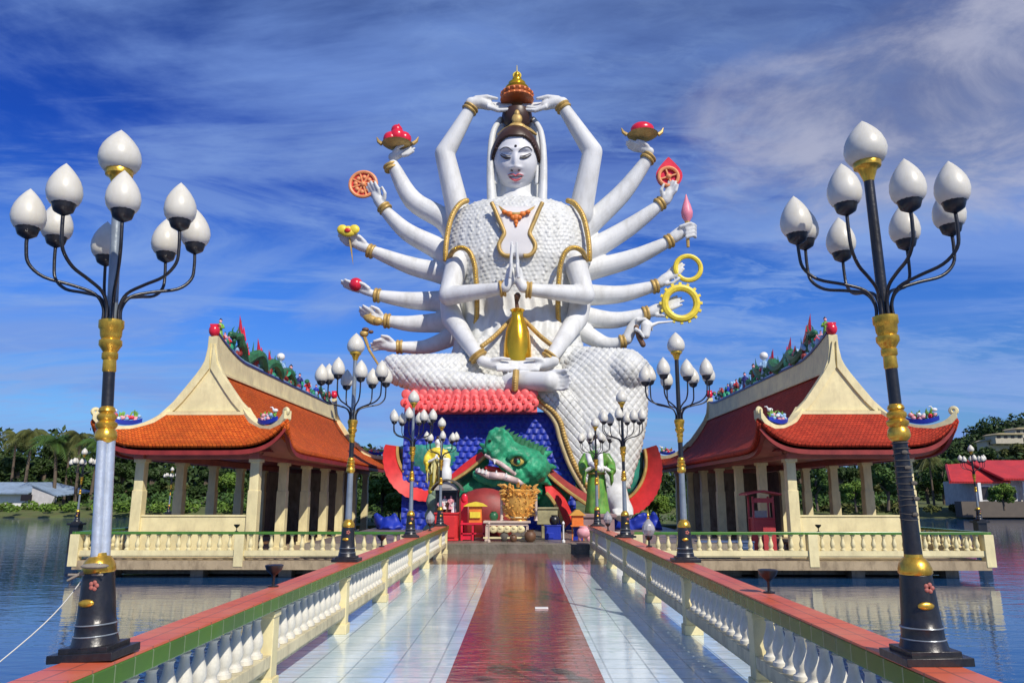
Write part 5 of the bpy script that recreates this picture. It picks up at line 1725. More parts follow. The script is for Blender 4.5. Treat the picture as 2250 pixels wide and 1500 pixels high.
# far lamps that stand in the water on black piers
for (px, pyt, d, lab) in ((187, 985, 30.5, 'far small lamp standing in the lake left of the orange-roofed pavilion'), (2132, 978, 30.5, 'far small lamp standing in the lake before the red-roofed house')):
    top = P(px, pyt, d)
    z0 = top.z - 2.93
    dup(R2, (top.x, d, z0), .3, label=lab, group='lamps standing in the lake')
    t = thing('lamp_pier', 'black pier in the lake under the far lamp ' + ('on the left' if px < 1000 else 'on the right'), 'pier', (top.x, d, WZ))
    g = MB(); g.box((top.x, d, (WZ - .6 + z0) / 2), (.34, .34, z0 - WZ + .55)); g.box((top.x, d, z0 - .04), (.5, .5, .08)); obj('pier_block', g, BLACK, t, smooth=False)
L3 = lamp('street_lamp', (P(378, 1040, 50).x, 50, 0.5), 'tiny lamp seen through the front opening of the orange-roofed pavilion', GREYPOLE, .3, 'lamps standing in the lake')
t = thing('lamp_pier', 'pier in the lake under the tiny lamp seen through the left pavilion', 'pier', (L3.location.x, 50, WZ))
g = MB(); g.box((L3.location.x, 50, 0.0), (.34, .34, 1.0)); g.box((L3.location.x, 50, .47), (.5, .5, .05)); obj('pier_block', g, BLACK, t, smooth=False)

# small glass lotus lamps and black uplights on the rails
def lotus_lamp(px, py, Y, lab, X, z, spire=False):
    t = thing('lotus_lamp', lab, 'lamp', (X, Y, z), 'glass lotus lamps on the rails')
    g = MB(); g.lathe([(.05, 0), (.05, .015), (.018, .03), (.015, .10), (.05, .13), (.065, .17), (.055, .18)], c=(X, Y, z), n=14); obj('stand', g, BLACK, t)
    g = MB(); g.lathe([(.05, .17), (.085, .21), (.11, .27), (.10, .33), (.065, .39), (.03, .43), (.01, .46)], c=(X, Y, z), n=10); obj('glass_bud', g, GLASSB, t, smooth=30)
    if spire:
        g = MB(); g.lathe([(.02, .44), (.03, .46), (.012, .48), (.022, .50), (.008, .53), (.002, .60)], c=(X, Y, z), n=10); obj('gold_spire', g, GOLD, t)
lotus_lamp(1435, 1190, 12.6, 'cloudy glass lotus lamp with gold spire on the right rail behind the second lamp', 2.07, CZ, True)
lotus_lamp(925, 1160, 18.2, 'cloudy glass lotus lamp on the left rail near the plaza', -2.15, CZ)
lotus_lamp(1345, 1160, 18.2, 'cloudy glass lotus lamp on the right rail near the plaza', 2.04, CZ)
def uplight(loc, lab, big=1.0):
    t = thing('uplight', lab, 'floodlight', loc, 'small black cup floodlights')
    x, y, z = loc
    g = MB(); g.lathe([(.05 * big, 0), (.05 * big, .012), (.014 * big, .02), (.012 * big, .09 * big), (.035 * big, .12 * big)], c=loc, n=12); obj('stand', g, BLACK, t)
    g = MB(); g.lathe([(.03 * big, .11 * big), (.07 * big, .15 * big), (.085 * big, .19 * big), (.075 * big, .195 * big)], c=loc, n=14); obj('cup', g, BLACK, t)
q = GX(528, 1166, .62); uplight((q.x, 21.42, .62), 'black cup floodlight on the green rail of the left terrace')
q = GX(1798, 1166, .62); uplight((P(1798, 1160, 21.42).x, 21.42, .62), 'black cup floodlight on the green rail of the right terrace')
uplight((-2.27, 7.15, .783), 'black cup floodlight on the left red rail top before the second lamp', 1.0)
uplight((2.12, 6.75, .783), 'black cup floodlight on the right red rail top before the second lamp', 1.0)
uplight((-2.27, 12.6, .783), 'black cup floodlight on the left rail between the second and third lamps', 1.0)

# mooring rope, lower left
g = MB()
a = Vector((-2.33, 4.35, 1.20)); b = Vector((-3.1, 3.2, .75))
p0 = P(182, 1272, 4.2); p1 = P(-60, 1500, 3.6)
g.tube(spline([p0, (p0 + p1) / 2 + Vector((0, 0, -.04)), p1 + Vector((-.3, -.3, -.35))], 8), .0035, n=5)
tag(obj('rope', g, ROPE), 'thin pale rope running from the nearest left lamp towards the water', 'rope')
# broken bracket with twig debris at the left lamp
g = MB()
g.tube([P(148, 1275, 4.05), P(180, 1258, 4.05), P(212, 1243, 4.05)], [.006, .01, .012], n=6); g.tube([P(150, 1262, 4.05), P(190, 1262, 4.05), P(225, 1262, 4.02)], .006, n=5)
g.ell(P(208, 1243, 4.02), (.07, .05, .014)); 
tag(obj('pole_bracket', g, CONC), 'rough bracket of sticks and cement tied to the nearest left lamp', 'bracket')

# white strip lying on the red path
g = MB(); c = GX(1190, 1334, .02); g.box((c.x, c.y, .014), (.19, .13, .018)); tag(obj('doormat', g, WHITEP, smooth=False, bevel=.004), 'small pale slab lying on the red path', 'slab')

# ------------------------------------------------------------------ attendants
def attendant(px, Y, ytop, ybot, robe, skin, label, mirror=1, halo=None, name='attendant_statue'):
    base = P(px, ybot, Y); topp = P(px, ytop, Y); H = topp.z - base.z
    t = thing(name, label, 'statue', base, None)
    def q(x, y, z): return base + Vector((x * mirror, y, z)) * H
    g = MB()
    for i in range(12):
        pass
    prof = [(.15, 0), (.16, .03), (.135, .2), (.12, .4), (.105, .52), (.12, .62), (.14, .70), (.15, .76), (.10, .80), (.05, .82)]
    rings = []
    for r, z in prof:
        rings.append([q(r * math.cos(2 * math.pi * j / 28) * (1 + .05 * math.sin(5 * j)), r * .75 * math.sin(2 * math.pi * j / 28), z) for j in range(28)])
    g.loft(rings)
    for s in (-1, 1):
        g.tube([q(s * .12, 0, .76), q(s * .19, -.03, .64), q(s * .17, -.14, .54)], [.055 * H, .055 * H, .07 * H], n=10)
        g.tube([q(s * .17, -.14, .54), q(s * .18, -.12, .42), q(s * .17, -.08, .34)], [.06 * H, .05 * H, .01], n=8, flat=.5)
    rb = mesh_obj('robe', remesh(g, .04, 2), robe, t)
    g = MB()
    g.tube([q(0, 0, .80), q(0, 0, .86)], .04 * H, n=10); g.ell(q(0, -.005, .90), (.055 * H, .06 * H, .075 * H), 14, 10)
    g.ell(q(0, -.065, .895), (.012 * H, .018 * H, .018 * H), 7, 5)
    for s in (-1, 1):
        g.tube([q(s * .17, -.13, .55), q(s * .09, -.17, .58), q(s * .02, -.19, .62)], [.03 * H, .025 * H, .018 * H], n=8)
        for k in range(4): g.tube([q(s * .02, -.19 + .012 * k, .61), q(s * .012, -.19 + .012 * k, .69 - .006 * abs(k - 1))], [.009 * H, .005 * H], n=5)
        g.tube([q(s * .03, -.20, .62), q(s * .02, -.215, .65)], [.01 * H, .006 * H], n=5)
    mesh_obj('body', remesh(g, .018 if H < 5 else .03, 1), skin, t)
    g = MB(); g.ell(q(0, .012, .925), (.062 * H, .062 * H, .062 * H), 12, 8); g.ell(q(0, .01, .99), (.035 * H, .035 * H, .035 * H)); obj('hair', g, HAIR, t)
    g = MB(); g.torus(q(0, 0, .52), .108 * H, .014 * H, RX(math.pi / 2), n=24, m=6); g.tube([q(0, -.085, .52), q(.01, -.10, .36), q(0, -.12, .2)], .016 * H, n=6); obj('sash', g, GOLDM, rb)
    return t, q, H
t1, q1, H1 = attendant(960, 24.8, 960, 1085, YELP, WHITEP, 'attendant statue in yellow robe left of the dragon head', 1)
g = MB()
for k in range(26):
    rg = random.Random(k); a = rg.uniform(0, 6.28)
    g.tube([q1(.12 * math.cos(a), .08 * math.sin(a), .1 + .6 * rg.random()), q1(.2 * math.cos(a), .14 * math.sin(a), .12 + .6 * rg.random()), q1(.17 * math.cos(a), .2 * math.sin(a), .05 + .6 * rg.random())], [.12, .08, .01], n=6, flat=.5)
obj('robe_ribbons', g, mat('cream_yellow_glaze', (.72, .66, .30), .4, vs=3), t1)
g = MB(); c = P(980, 1040, 24.3); m = MPP(1040, 24.3)
g.lathe([(9 * m, -22 * m), (13 * m, -8 * m), (12 * m, 8 * m), (8 * m, 16 * m), (10 * m, 30 * m), (6 * m, 34 * m)], c=c, n=12); obj('white_vase', g, WHITEP, t1)
g = MB(); q = P(960, 1150, 24.8); tz = P(960, 1085, 24.8).z
for k in range(7):
    z = .27 + (tz - .27) * k / 6; g.ell((q.x + .05 * (-1) ** k, q.y, z), (.42 - .02 * k, .38, .28), 10, 7, RX(.3 * k))
tag(obj('rock_pedestal', g, mat('mossy_pedestal', (.24, .33, .22), .8, var=.5, vs=3, bump=.5, bs=6), smooth=30), 'pale green rocky pedestal under the yellow-robed attendant', 'pedestal')
t2, q2, H2 = attendant(1313, 27.5, 958, 1130, mat('green_robe', (.10, .30, .05), .4, var=.5, vs=2, dirt=(.35, .42, .08), dirt_amt=.6), WHITEP, 'attendant statue in green robe standing before the statue hanging leg', 1)
g = MB()
straight(g, [(1292, 1000, 26.9, 6), (1298, 1018, 26.5, 6), (1322, 1032, 26.2, 5)]); straight(g, [(1318, 990, 26.9, 6), (1320, 1014, 26.5, 6), (1322, 1032, 26.2, 5)])
obj('white_sleeves', g, WHITEP, t2, smooth=True)
g = MB(); c = P(1313, 1150, 27.5); zt = P(1313, 1128, 27.5).z
g.box((c.x, c.y, (.27 + zt) / 2), (1.1, .9, zt - .25)); g.box((c.x, c.y, zt - .06), (1.25, 1.05, .12)); tag(obj('plinth', g, mat('mauve_stone', (.28, .18, .18), .7, vs=3), smooth=False, bevel=.02), 'mauve stone plinth under the green-robed attendant', 'plinth')

# ------------------------------------------------------------------ shrine things on the plaza (px, Y)
def boxp(g, x0, y0, x1, y1, Y, dep, tp=1.0):
    a = P(x0, y1, Y); b = P(x1, y0, Y)
    g.box(((a.x + b.x) / 2, Y + dep / 2, (a.z + b.z) / 2), (b.x - a.x, dep, b.z - a.z), taper=tp)
    return a, b
GZ = .27
def zpx(py, Y): return P(1100, py, Y).z
# red kiosk cabinet with grey curved roof
Y = 23.2
t = thing('shrine_cabinet', 'red cabinet shrine with grey curved roof and small figures inside, left on the plaza', 'shrine', (P(985, 1150, Y).x, Y, GZ))
x0, x1 = P(956, 1100, Y).x, P(1006, 1100, Y).x; xc = (x0 + x1) / 2; w = x1 - x0
z1 = zpx(1128, Y); z2 = zpx(1076, Y)
g = MB(); g.box((xc, Y + .3, (GZ + z1) / 2), (w, .6, z1 - GZ)); g.box((xc, Y - .02, (GZ + z1) / 2 + .02), (w * .78, .05, (z1 - GZ) * .8)); g.box((xc, Y + .3, z1 + .01), (w * 1.08, .68, .05)); g.box((xc, Y + .3, GZ + .03), (w * 1.06, .66, .06)); obj('cabinet', g, REDP, t, smooth=False, bevel=.01)
g = MB()
for a in (x0 + .03, x1 - .03):
    for b in (Y + .03, Y + .55): g.box((a, b, (z1 + z2) / 2), (.05, .05, z2 - z1))
g.box((xc, Y + .02, z2 - .03), (w * 1.0, .05, .07)); g.box((xc, Y + .55, z2 - .03), (w, .05, .07))
for a in (x0 + .03, x1 - .03): g.box((a, Y + .29, z2 - .03), (.04, .54, .05))
obj('frame', g, BLACK, t, smooth=False)
g = MB(); g.box((xc, Y + .59, (z1 + z2) / 2), (w, .03, z2 - z1)); obj('back_panel', g, BLACK, t, smooth=False)
g = MB(); rings = []
for i in range(13):
    u = -1 + i / 6; z = z2 + .30 * (1 - u * u) ** .8 - .02; x = xc + u * w * .68
    rings.append([Vector((x, Y - .2, z)), Vector((x, Y + .8, z)), Vector((x, Y + .8, z + .05)), Vector((x, Y - .2, z + .05))])
g.loft(rings); rfk = obj('roof', g, DARKC, t, smooth=30)
g = MB(); g.prism([(xc - w * .55, z2), (xc + w * .55, z2), (xc + w * .35, z2 + .16), (xc, z2 + .27), (xc - w * .35, z2 + .16)], Y - .1, Y - .04); g.box((xc, Y - .12, z2 + .08), (w * .5, .03, .05)); obj('roof_gable', g, mat('grey_plaster', (.38, .36, .34), .7), rfk, smooth=False)
for k, (dx, mm) in enumerate(((-.2, PINKP), (0.02, BROWN), (.2, WHITEP), (-.08, WHITEP), (.12, PINKP))):
    r, s2, h2 = MB(), MB(), MB(); robed_figure(r, s2, h2, (xc + dx, Y + .18 + .1 * (k % 2), z1 + .03 + .1 * (k > 2)), .42)
    o = obj('figurine', r, mm, t); obj('figurine_head', s2, PINKP, o)
# red and gold low shrine
Y = 23.4
t = thing('offering_stand', 'red offering stand with a yellow roofed box on top, beside the red cabinet shrine', 'stand', (P(1040, 1150, Y).x, Y, GZ))
g = MB()
xa, xb = P(1012, 1130, Y).x, P(1066, 1130, Y).x; zt = zpx(1150, Y)
for x in (xa + .04, (xa + xb) / 2, xb - .04): g.box((x, Y + .05, (GZ + zt) / 2), (.06, .06, zt - GZ)); g.box((x, Y + .45, (GZ + zt) / 2), (.06, .06, zt - GZ))
g.box(((xa + xb) / 2, Y + .25, zt), (xb - xa, .5, .06)); g.box(((xa + xb) / 2, Y + .25, GZ + .2), (xb - xa, .46, .04))
g.box(((xa + xb) / 2 - .2, Y + .25, GZ + .12), (.35, .36, .2))
obj('frame', g, REDG, t, smooth=False)
g = MB(); xm0, xm1 = P(1030, 1120, Y).x, P(1058, 1120, Y).x; xc = (xm0 + xm1) / 2
g.box((xc, Y + .25, (zt + zpx(1112, Y)) / 2), (xm1 - xm0, .34, zpx(1112, Y) - zt)); bx2 = obj('gold_box', g, ORANGEP, t, smooth=False, bevel=.01)
g = MB(); zz = zpx(1112, Y); g.prism([(xc - .36, zz), (xc + .36, zz), (xc + .22, zz + .09), (xc, zz + .14), (xc - .22, zz + .09)], Y, Y + .5); g.box((xc, Y + .04, zt + .26), (.32, .05, .18)); obj('gold_roof', g, YELP, bx2, smooth=False)
g = MB(); g.box((P(1018, 1120, Y).x, Y + .45, .9), (.2, .06, 1.3)); g.ell((P(1018, 1106, Y).x, Y + .42, 1.52), (.1, .05, .14)); obj('red_screen', g, REDG, t)
# red rounded altar cloth behind
g = MB(); Y = 25.5
c = P(1065, 1110, Y); g.ell((c.x, Y, .9), (1.1, .5, .95), 20, 12); g.ell((c.x - .6, Y - .1, .8), (.6, .4, .75), 16, 10)
tag(obj('red_boulder', g, DKRED, smooth=True), 'dark red rounded mound behind the offering stand', 'mound')
# golden censer on a table
Y = 23.0
t = thing('altar_table', 'pale altar table with carved cream apron in the middle of the plaza', 'table', (P(1135, 1150, Y).x, Y, GZ))
xa, xb = P(1062, 1145, Y).x, P(1166, 1145, Y).x; zt = zpx(1144, Y)
TABM = mat('pale_pink_stone', (.58, .45, .36), .5, vs=4)
g = MB(); g.box(((xa + xb) / 2, Y + .35, zt - .03), (xb - xa, .8, .06)); g.box(((xa + xb) / 2, Y + .35, zt - .10), (xb - xa - .15, .7, .08)); obj('table_top', g, TABM, t, smooth=False, bevel=.01)
for x in (xa + .1, xb - .1):
    for y in (Y + .06, Y + .62):
        g = MB(); g.box((x, y, (GZ + zt) / 2 - .07), (.08, .08, zt - GZ - .14)); g.box((x, y, GZ + .03), (.12, .12, .06)); obj('leg', g, TABM, t, smooth=False, bevel=.008)
g = MB()
for k in range(5): g.ell((xa + .3 + k * (xb - xa - .6) / 4, Y + .02, zt - .24), (.13, .04, .11), 12, 7); g.ell((xa + .3 + k * (xb - xa - .6) / 4, Y - .01, zt - .20), (.06, .03, .05), 8, 5)
g.box(((xa + xb) / 2, Y + .06, GZ + .10), (xb - xa, .10, .05))
obj('apron', g, CREAM, t)
t = thing('golden_censer', 'ornate carved golden censer on the altar table below the dragon', 'censer', (P(1140, 1143, Y).x, Y + .35, zt))
c = Vector((P(1140, 1143, Y).x, Y + .38, zt)); Hc = zpx(1066, Y) - zt; Wc = P(1176, 1100, Y).x - c.x
CENM = mat('carved_gold', (.78, .42, .09), .4, metal=.3, var=.35, vs=9, dirt=(.55, .10, .05), dirt_amt=.5)
g = MB(); g.lathe([(Wc * .55, 0), (Wc * .5, .05), (Wc * .62, .12), (Wc * .8, Hc * .3), (Wc * .9, Hc * .55), (Wc * .85, Hc * .75), (Wc * .95, Hc * .85), (Wc * .8, Hc * .9)], c=c, n=22)
cb = obj('urn', g, CENM, t, smooth=35)
g = MB(); rg = random.Random(8)
for k in range(110):
    a = rg.uniform(math.pi, 2 * math.pi); z = rg.uniform(.06, Hc * .98); r = Wc * (.62 + .35 * min(1, z / Hc * 1.4))
    p = c + Vector((math.cos(a) * r, math.sin(a) * r * .8, z)); e = p + Vector((math.cos(a) * .12 + rg.uniform(-.08, .08), math.sin(a) * .12, rg.uniform(-.02, .14)))
    g.tube([p, (p + e) / 2 + Vector((0, 0, .03)), e], [.055, .045, .008], n=6)
obj('carved_leaves', g, CENM, cb)
g = MB()
for z in (.1, Hc * .42, Hc * .78): g.torus(c + Vector((0, 0, z)), Wc * (.6 + .3 * z / Hc), .022, RX(math.pi / 2), n=26, m=6)
obj('pale_bands', g, CREAM, cb)
for s, lab in ((-1, 'orange-tinted left'), (1, 'plain right')):
    g = MB(); x = c.x + s * Wc * 1.05; g.lathe([(.07, 0), (.06, .03), (.05, .06), (.05, Hc * .8), (.07, Hc * .83), (.03, Hc * .88)], c=(x, c.y, zt), n=12)
    obj('side_post', g, TABM, t)
# dark jars under the table and to its sides
for k, (px, py, r, mm, lab) in enumerate(((1165, 1183, 13, BROWN, 'round brown jar before the right end of the altar table'), (1108, 1176, 10, DARKC, 'dark grey pot under the altar table'), (1128, 1186, 8, BROWN, 'low brown dish under the altar table'), (1218, 1155, 11, BLACK, 'black pot on the blue box'), (1085, 1120, 10, DKGRN, 'dark green jar beside the golden censer'))):
    Yk = (22.75, 23.1, 22.8, 24.0, 23.5)[k]; m = MPP(py, Yk); p = P(px, py, Yk)
    zb = (GZ, GZ, GZ, GZ + .43, zt)[k]
    g = MB(); g.lathe([(r * .5 * m, 0), (r * .9 * m, r * .4 * m), (r * m, r * m), (r * .85 * m, r * 1.5 * m), (r * .55 * m, r * 1.75 * m), (r * .65 * m, r * 1.95 * m), (r * .5 * m, r * 1.9 * m)], c=(p.x, Yk if k != 4 else Y + .5, zb), n=18)
    tag(obj('jar', g, mm), lab, 'jar')
# yellow-grey backing board right of the censer, blue box
g = MB(); boxp(g, 1180, 1117, 1225, 1152, 25.0, .3); boxp(g, 1178, 1114, 1227, 1118, 24.95, .4); boxp(g, 1190, 1152, 1215, 1190, 25.05, .25)
tag(obj('stone_tablet', g, mat('mossy_tablet', (.33, .30, .16), .8, var=.4, vs=3), smooth=False, bevel=.02), 'mossy grey-yellow stone tablet right of the golden censer', 'tablet')
g = MB(); p = P(1215, 1170, 23.9); g.box((p.x, 24.1, GZ + .2), (.5, .4, .40)); g.box((p.x, 24.1, GZ + .415), (.54, .44, .03)); g.box((p.x - .08, 23.89, GZ + .12), (.2, .02, .16))
tag(obj('blue_box', g, BLUEP, smooth=False, bevel=.01), 'blue box on the plaza under the black pot', 'box')
# white and black posts
for k, (px, lab) in enumerate(((1074, 'slender pale post left of the altar table'), (1238, 'slender white post right of the blue box'))):
    Yk = 22.55; x = P(px, 1170, Yk).x
    g = MB(); g.lathe([(.05, 0), (.05, .05), (.022, .07), (.022, .48), (.03, .5), (.045, .53), (.03, .57), (.005, .6)], c=(x, Yk, GZ), n=12)
    tag(obj('bollard', g, WHITEP if k else TABM), lab, 'bollard')
# orange spirit house on blue post
Y = 23.6; t = thing('spirit_house', 'small orange spirit house on a blue pedestal, right on the plaza', 'spirit house', (P(1270, 1150, Y).x, Y, GZ))
x0, x1 = P(1257, 1140, Y).x, P(1282, 1140, Y).x; xc = (x0 + x1) / 2; za, zb = zpx(1156, Y), zpx(1132, Y)
g = MB(); g.box((xc, Y + .18, (za + zb) / 2), (x1 - x0, .34, zb - za)); g.box((xc, Y, za + .02), (x1 - x0 + .1, .45, .04)); hbx = obj('house', g, ORANGEP, t, smooth=False, bevel=.008)
g = MB(); g.prism([(x0 - .08, zb), (x1 + .08, zb), (xc + .05, zb + .17), (xc - .05, zb + .17)], Y - .06, Y + .42); obj('roof', g, mat('amber_paint', (.72, .36, .06), .5), hbx, smooth=False)
g = MB(); g.box((xc, Y + .18, (GZ + za) / 2), (.22, .22, za - GZ)); g.box((xc, Y + .18, GZ + .04), (.34, .34, .08)); obj('post', g, BLUEP, t, smooth=False)
for s in (-1, 1):
    g = MB(); g.box((xc + s * .17, Y + .02, (GZ + za) / 2), (.035, .035, za - GZ)); obj('leg', g, ORANGEP, t, smooth=False)
# pink elephant-like pot
Y = 22.9; c = P(1283, 1174, Y); m = MPP(1174, Y)
g = MB(); g.ell((c.x, Y, GZ + .26), (.21, .17, .17), 16, 10); 
for s in (-1, 1): g.tube([(c.x + s * .12, Y, GZ + .2), (c.x + s * .13, Y, GZ + .01)], [.06, .05], n=8)
g.tube([(c.x + .14, Y, GZ + .33), (c.x + .26, Y, GZ + .42), (c.x + .30, Y, GZ + .50)], [.08, .06, .01], n=8)
g.lathe([(.10, 0), (.13, .05), (.11, .06)], c=(c.x - .02, Y, GZ + .38), n=14)
tag(obj('animal_planter', g, PINKP, smooth=True), 'pink animal-shaped planter on the plaza beside the orange spirit house', 'planter')
g = MB(); boxp(g, 1350, 1168, 1372, 1188, 22.8, .4); tag(obj('offering_box', g, TABM, smooth=False, bevel=.01), 'small pale pink box behind the right rail end', 'box')
g = MB(); c = P(938, 1180, 22.7); g.ell((c.x, 22.8, GZ + .12), (.32, .25, .13)); g.ell((c.x + .1, 22.7, GZ + .22), (.15, .14, .08)); tag(obj('sack', g, mat('ochre_cloth', (.5, .34, .12), .8), smooth=True), 'low ochre sack behind the left rail end', 'sack')
# red kiosk inside the right pavilion
Y = 23.9; x0, x1 = P(1652, 1120, Y).x, P(1705, 1120, Y).x; xc = (x0 + x1) / 2; w = x1 - x0; fz = -.15
KRED = mat('kiosk_red', (.45, .05, .06), .45, vs=3)
t = thing('red_kiosk', 'small red kiosk shrine with curved roof on the terrace of the dark red-roofed pavilion', 'kiosk', (xc, Y, fz))
za = zpx(1138, Y); zb = zpx(1090, Y)
g = MB(); g.box((xc, Y + .3, (fz + za) / 2), (w * .8, .55, za - fz)); g.box((xc, Y + .3, za), (w * .9, .6, .04)); obj('cabinet', g, KRED, t, smooth=False, bevel=.01)
for a in (-.42, .42):
    for b in (.06, .54): g = MB(); g.box((xc + a * w, Y + b, (fz + zb) / 2), (.05, .05, zb - fz)); obj('post', g, KRED, t, smooth=False)
g = MB(); rings = []
for i in range(13):
    u = -1 + i / 6; z = zb + .16 * (1 - abs(u)) ** .7 - .02 + .05 * u * u; x = xc + u * w * .72
    rings.append([Vector((x, Y - .15, z)), Vector((x, Y + .75, z)), Vector((x, Y + .75, z + .05)), Vector((x, Y - .15, z + .05))])
g.loft(rings); g.box((xc, Y + .02, zb - .12), (w * .8, .04, .14)); obj('roof', g, KRED, t, smooth=30)
g = MB(); g.box((xc - .05, Y + .3, za + .12), (w * .5, .3, .22)); obj('glass_case', g, GLASSB, t, smooth=False)
# blue crates seen behind the right balusters
for k in range(3):
    g = MB(); x = P(1560 + 42 * k, 1200, 22.4).x; g.box((x, 22.9, fz + .20), (.50, .5, .40)); g.box((x, 22.9, fz + .42), (.54, .54, .05)); g.box((x, 22.64, fz + .25), (.2, .03, .08))
    tag(obj('storage_crate', g, mat('dull_blue_plastic', (.05, .10, .22), .5) if k == 0 else bpy.data.materials['dull_blue_plastic'], smooth=False, bevel=.01), ('dull blue crate nearest the second right lamp', 'middle one of the three dull blue crates on the right terrace', 'dull blue crate nearest the red kiosk')[k], 'crate', 'blue crates on the right terrace')

# ------------------------------------------------------------------ vegetation
def leafmat(name, c, var=.5):
    m = mat(name, c, 0.6, var=var, vs=0.9, bump=0, dirt=(c[0] * 1.9, c[1] * 1.5, c[2] * .9), dirt_amt=.7, spec=.3)
    return m
LF = [leafmat('dark_leaves', (.030, .060, .014)), leafmat('mid_leaves', (.050, .105, .020)), leafmat('bright_leaves', (.10, .18, .025)), leafmat('olive_leaves', (.085, .10, .025))]
NPR = np.random.RandomState(7)
def leaves(blobs, n, size, seed):
    """leaf quads scattered through the shells of ellipsoid clumps"""
    r = np.random.RandomState(seed)
    w = np.array([b[3] * b[4] * b[5] for b in blobs]) ** .67; w /= w.sum()
    idx = r.choice(len(blobs), n, p=w); B = np.array(blobs)[idx]
    d = r.normal(size=(n, 3)); d /= np.linalg.norm(d, axis=1)[:, None]
    rad = r.uniform(.35, 1.05, (n, 1)) ** .5
    c = B[:, :3] + d * rad * B[:, 3:6]
    nrm = d * .6 + r.normal(size=(n, 3)) * .6 + np.array([0, 0, .35]); nrm /= np.linalg.norm(nrm, axis=1)[:, None]
    t = np.cross(nrm, r.normal(size=(n, 3))); t /= np.linalg.norm(t, axis=1)[:, None]
    b = np.cross(nrm, t)
    s = size * r.uniform(.6, 1.4, (n, 1))
    v = np.stack([c - t * s, c + b * s * .45, c + t * s, c - b * s * .45], 1).reshape(-1, 3)
    return v
def leaf_obj(name, v, m, parent):
    n = len(v) // 4
    me = bpy.data.meshes.new(name)
    me.vertices.add(len(v)); me.vertices.foreach_set('co', v.astype(np.float32).ravel())
    me.loops.add(n * 4); me.loops.foreach_set('vertex_index', np.arange(n * 4, dtype=np.int32))
    me.polygons.add(n); me.polygons.foreach_set('loop_start', np.arange(0, n * 4, 4, dtype=np.int32)); me.polygons.foreach_set('loop_total', np.full(n, 4, dtype=np.int32))
    me.update(calc_edges=True)
    return link_mesh(name, me, m, parent, smooth=False)
def broad_tree(seed, h, w, n, m, size=.22):
    rg = random.Random(seed)
    t = thing('broadleaf_tree', 'proto', 'tree', (0, 0, 0))
    g = MB(); g.tube([(0, 0, -.3), (.05 * h * rg.uniform(-1, 1), 0, h * .35), (0, 0, h * .7)], [h * .035, h * .025, h * .01], n=8)
    blobs = []
    for k in range(rg.randint(9, 14)):
        a = rg.uniform(0, 6.28); r = rg.uniform(.1, .75) * w / 2; z = h * rg.uniform(.30, .95)
        r *= (1.2 - .7 * z / h)
        p = Vector((math.cos(a) * r, math.sin(a) * r, z))
        br = rg.uniform(.18, .34) * w / 2 * 1.1
        blobs.append((p.x, p.y, p.z, br, br, br * .75))
        g.tube([(0, 0, z * .6), tuple(p * .6 + Vector((0, 0, z * .3))), tuple(p)], [h * .014, h * .009, h * .003], n=5)
    obj('trunk', g, BARK, t)
    leaf_obj('crown', leaves(blobs, n, size, seed), m, t)
    return t
def palm(seed, h, nf=22):
    rg = random.Random(seed)
    t = thing('palm_tree', 'proto', 'palm tree', (0, 0, 0))
    top = Vector((rg.uniform(-.8, .8), 0, h))
    g = MB(); g.tube(spline([(0, 0, -.3), (top.x * .3, 0, h * .5), tuple(top)], 5), lerpr([.20, .14, .11], 5), n=8); obj('trunk', g, BARK, t)
    g = MB()
    for k in range(nf):
        a = 2 * math.pi * k / nf + rg.uniform(-.2, .2); el_ = rg.uniform(-.25, 1.1); L = rg.uniform(2.0, 2.8)
        d = Vector((math.cos(a), math.sin(a), 0)); pts = []
        for i in range(9):
            u = i / 8
            pts.append(top + d * L * u * math.cos(el_ * .6) + Vector((0, 0, L * (math.sin(el_) * u - 1.05 * u * u * .8))))
        sd = Vector((-d.y, d.x, 0))
        for i in range(1, 9):
            for s in (-1, 1):
                for q in (0, .5):
                    p = pts[i - 1].lerp(pts[i], q); tn = (pts[i] - pts[i - 1]).normalized()
                    ll = .75 * math.sin(math.pi * min(1, .15 + .85 * (i + q) / 9)) + .15
                    e = p + sd * s * ll * .75 + tn * ll * .45 + Vector((0, 0, -ll * .5))
                    g.add([p - tn * .06, p + tn * .06, e], [(0, 1, 2)])
        g.tube(pts, lerpr([.035] * 8 + [.005], 1), n=4, cap=False)
    for k in range(8):
        a = rg.uniform(0, 6.28)
    obj('fronds', g, LF[3] if seed % 2 else LF[1], t, smooth=False)
    return t
PROT = [broad_tree(1, 7, 6, 5200, LF[0]), broad_tree(2, 6, 6.5, 5200, LF[1]), broad_tree(3, 5, 5, 4200, LF[2], .2), broad_tree(4, 8, 5.5, 5200, LF[3])]
PALMS = [palm(5, 7.5), palm(6, 6.0), palm(7, 8.5)]
used = {}
def place(protos, k, px, ptop, Y, label, group, hh_, zb=.3):
    pr = protos[k]
    x = P(px, 1100, Y).x
    z = P(px, ptop, Y).z
    sc = (z - zb) / hh_
    rz = random.Random(int(px * 7 + Y)).uniform(0, 6.28)
    if id(pr) not in used:
        used[id(pr)] = 1
        pr.location = (x, Y, zb); pr.rotation_euler = (0, 0, rz); pr.scale = (sc,) * 3
        pr['label'] = label; pr['group'] = group
        return pr
    return dup(pr, (x, Y, zb), rz, sc, label, group)
HB = [7, 6, 5, 8]; HP = [7.5, 6.0, 8.5]
G1 = 'trees on the far bank'
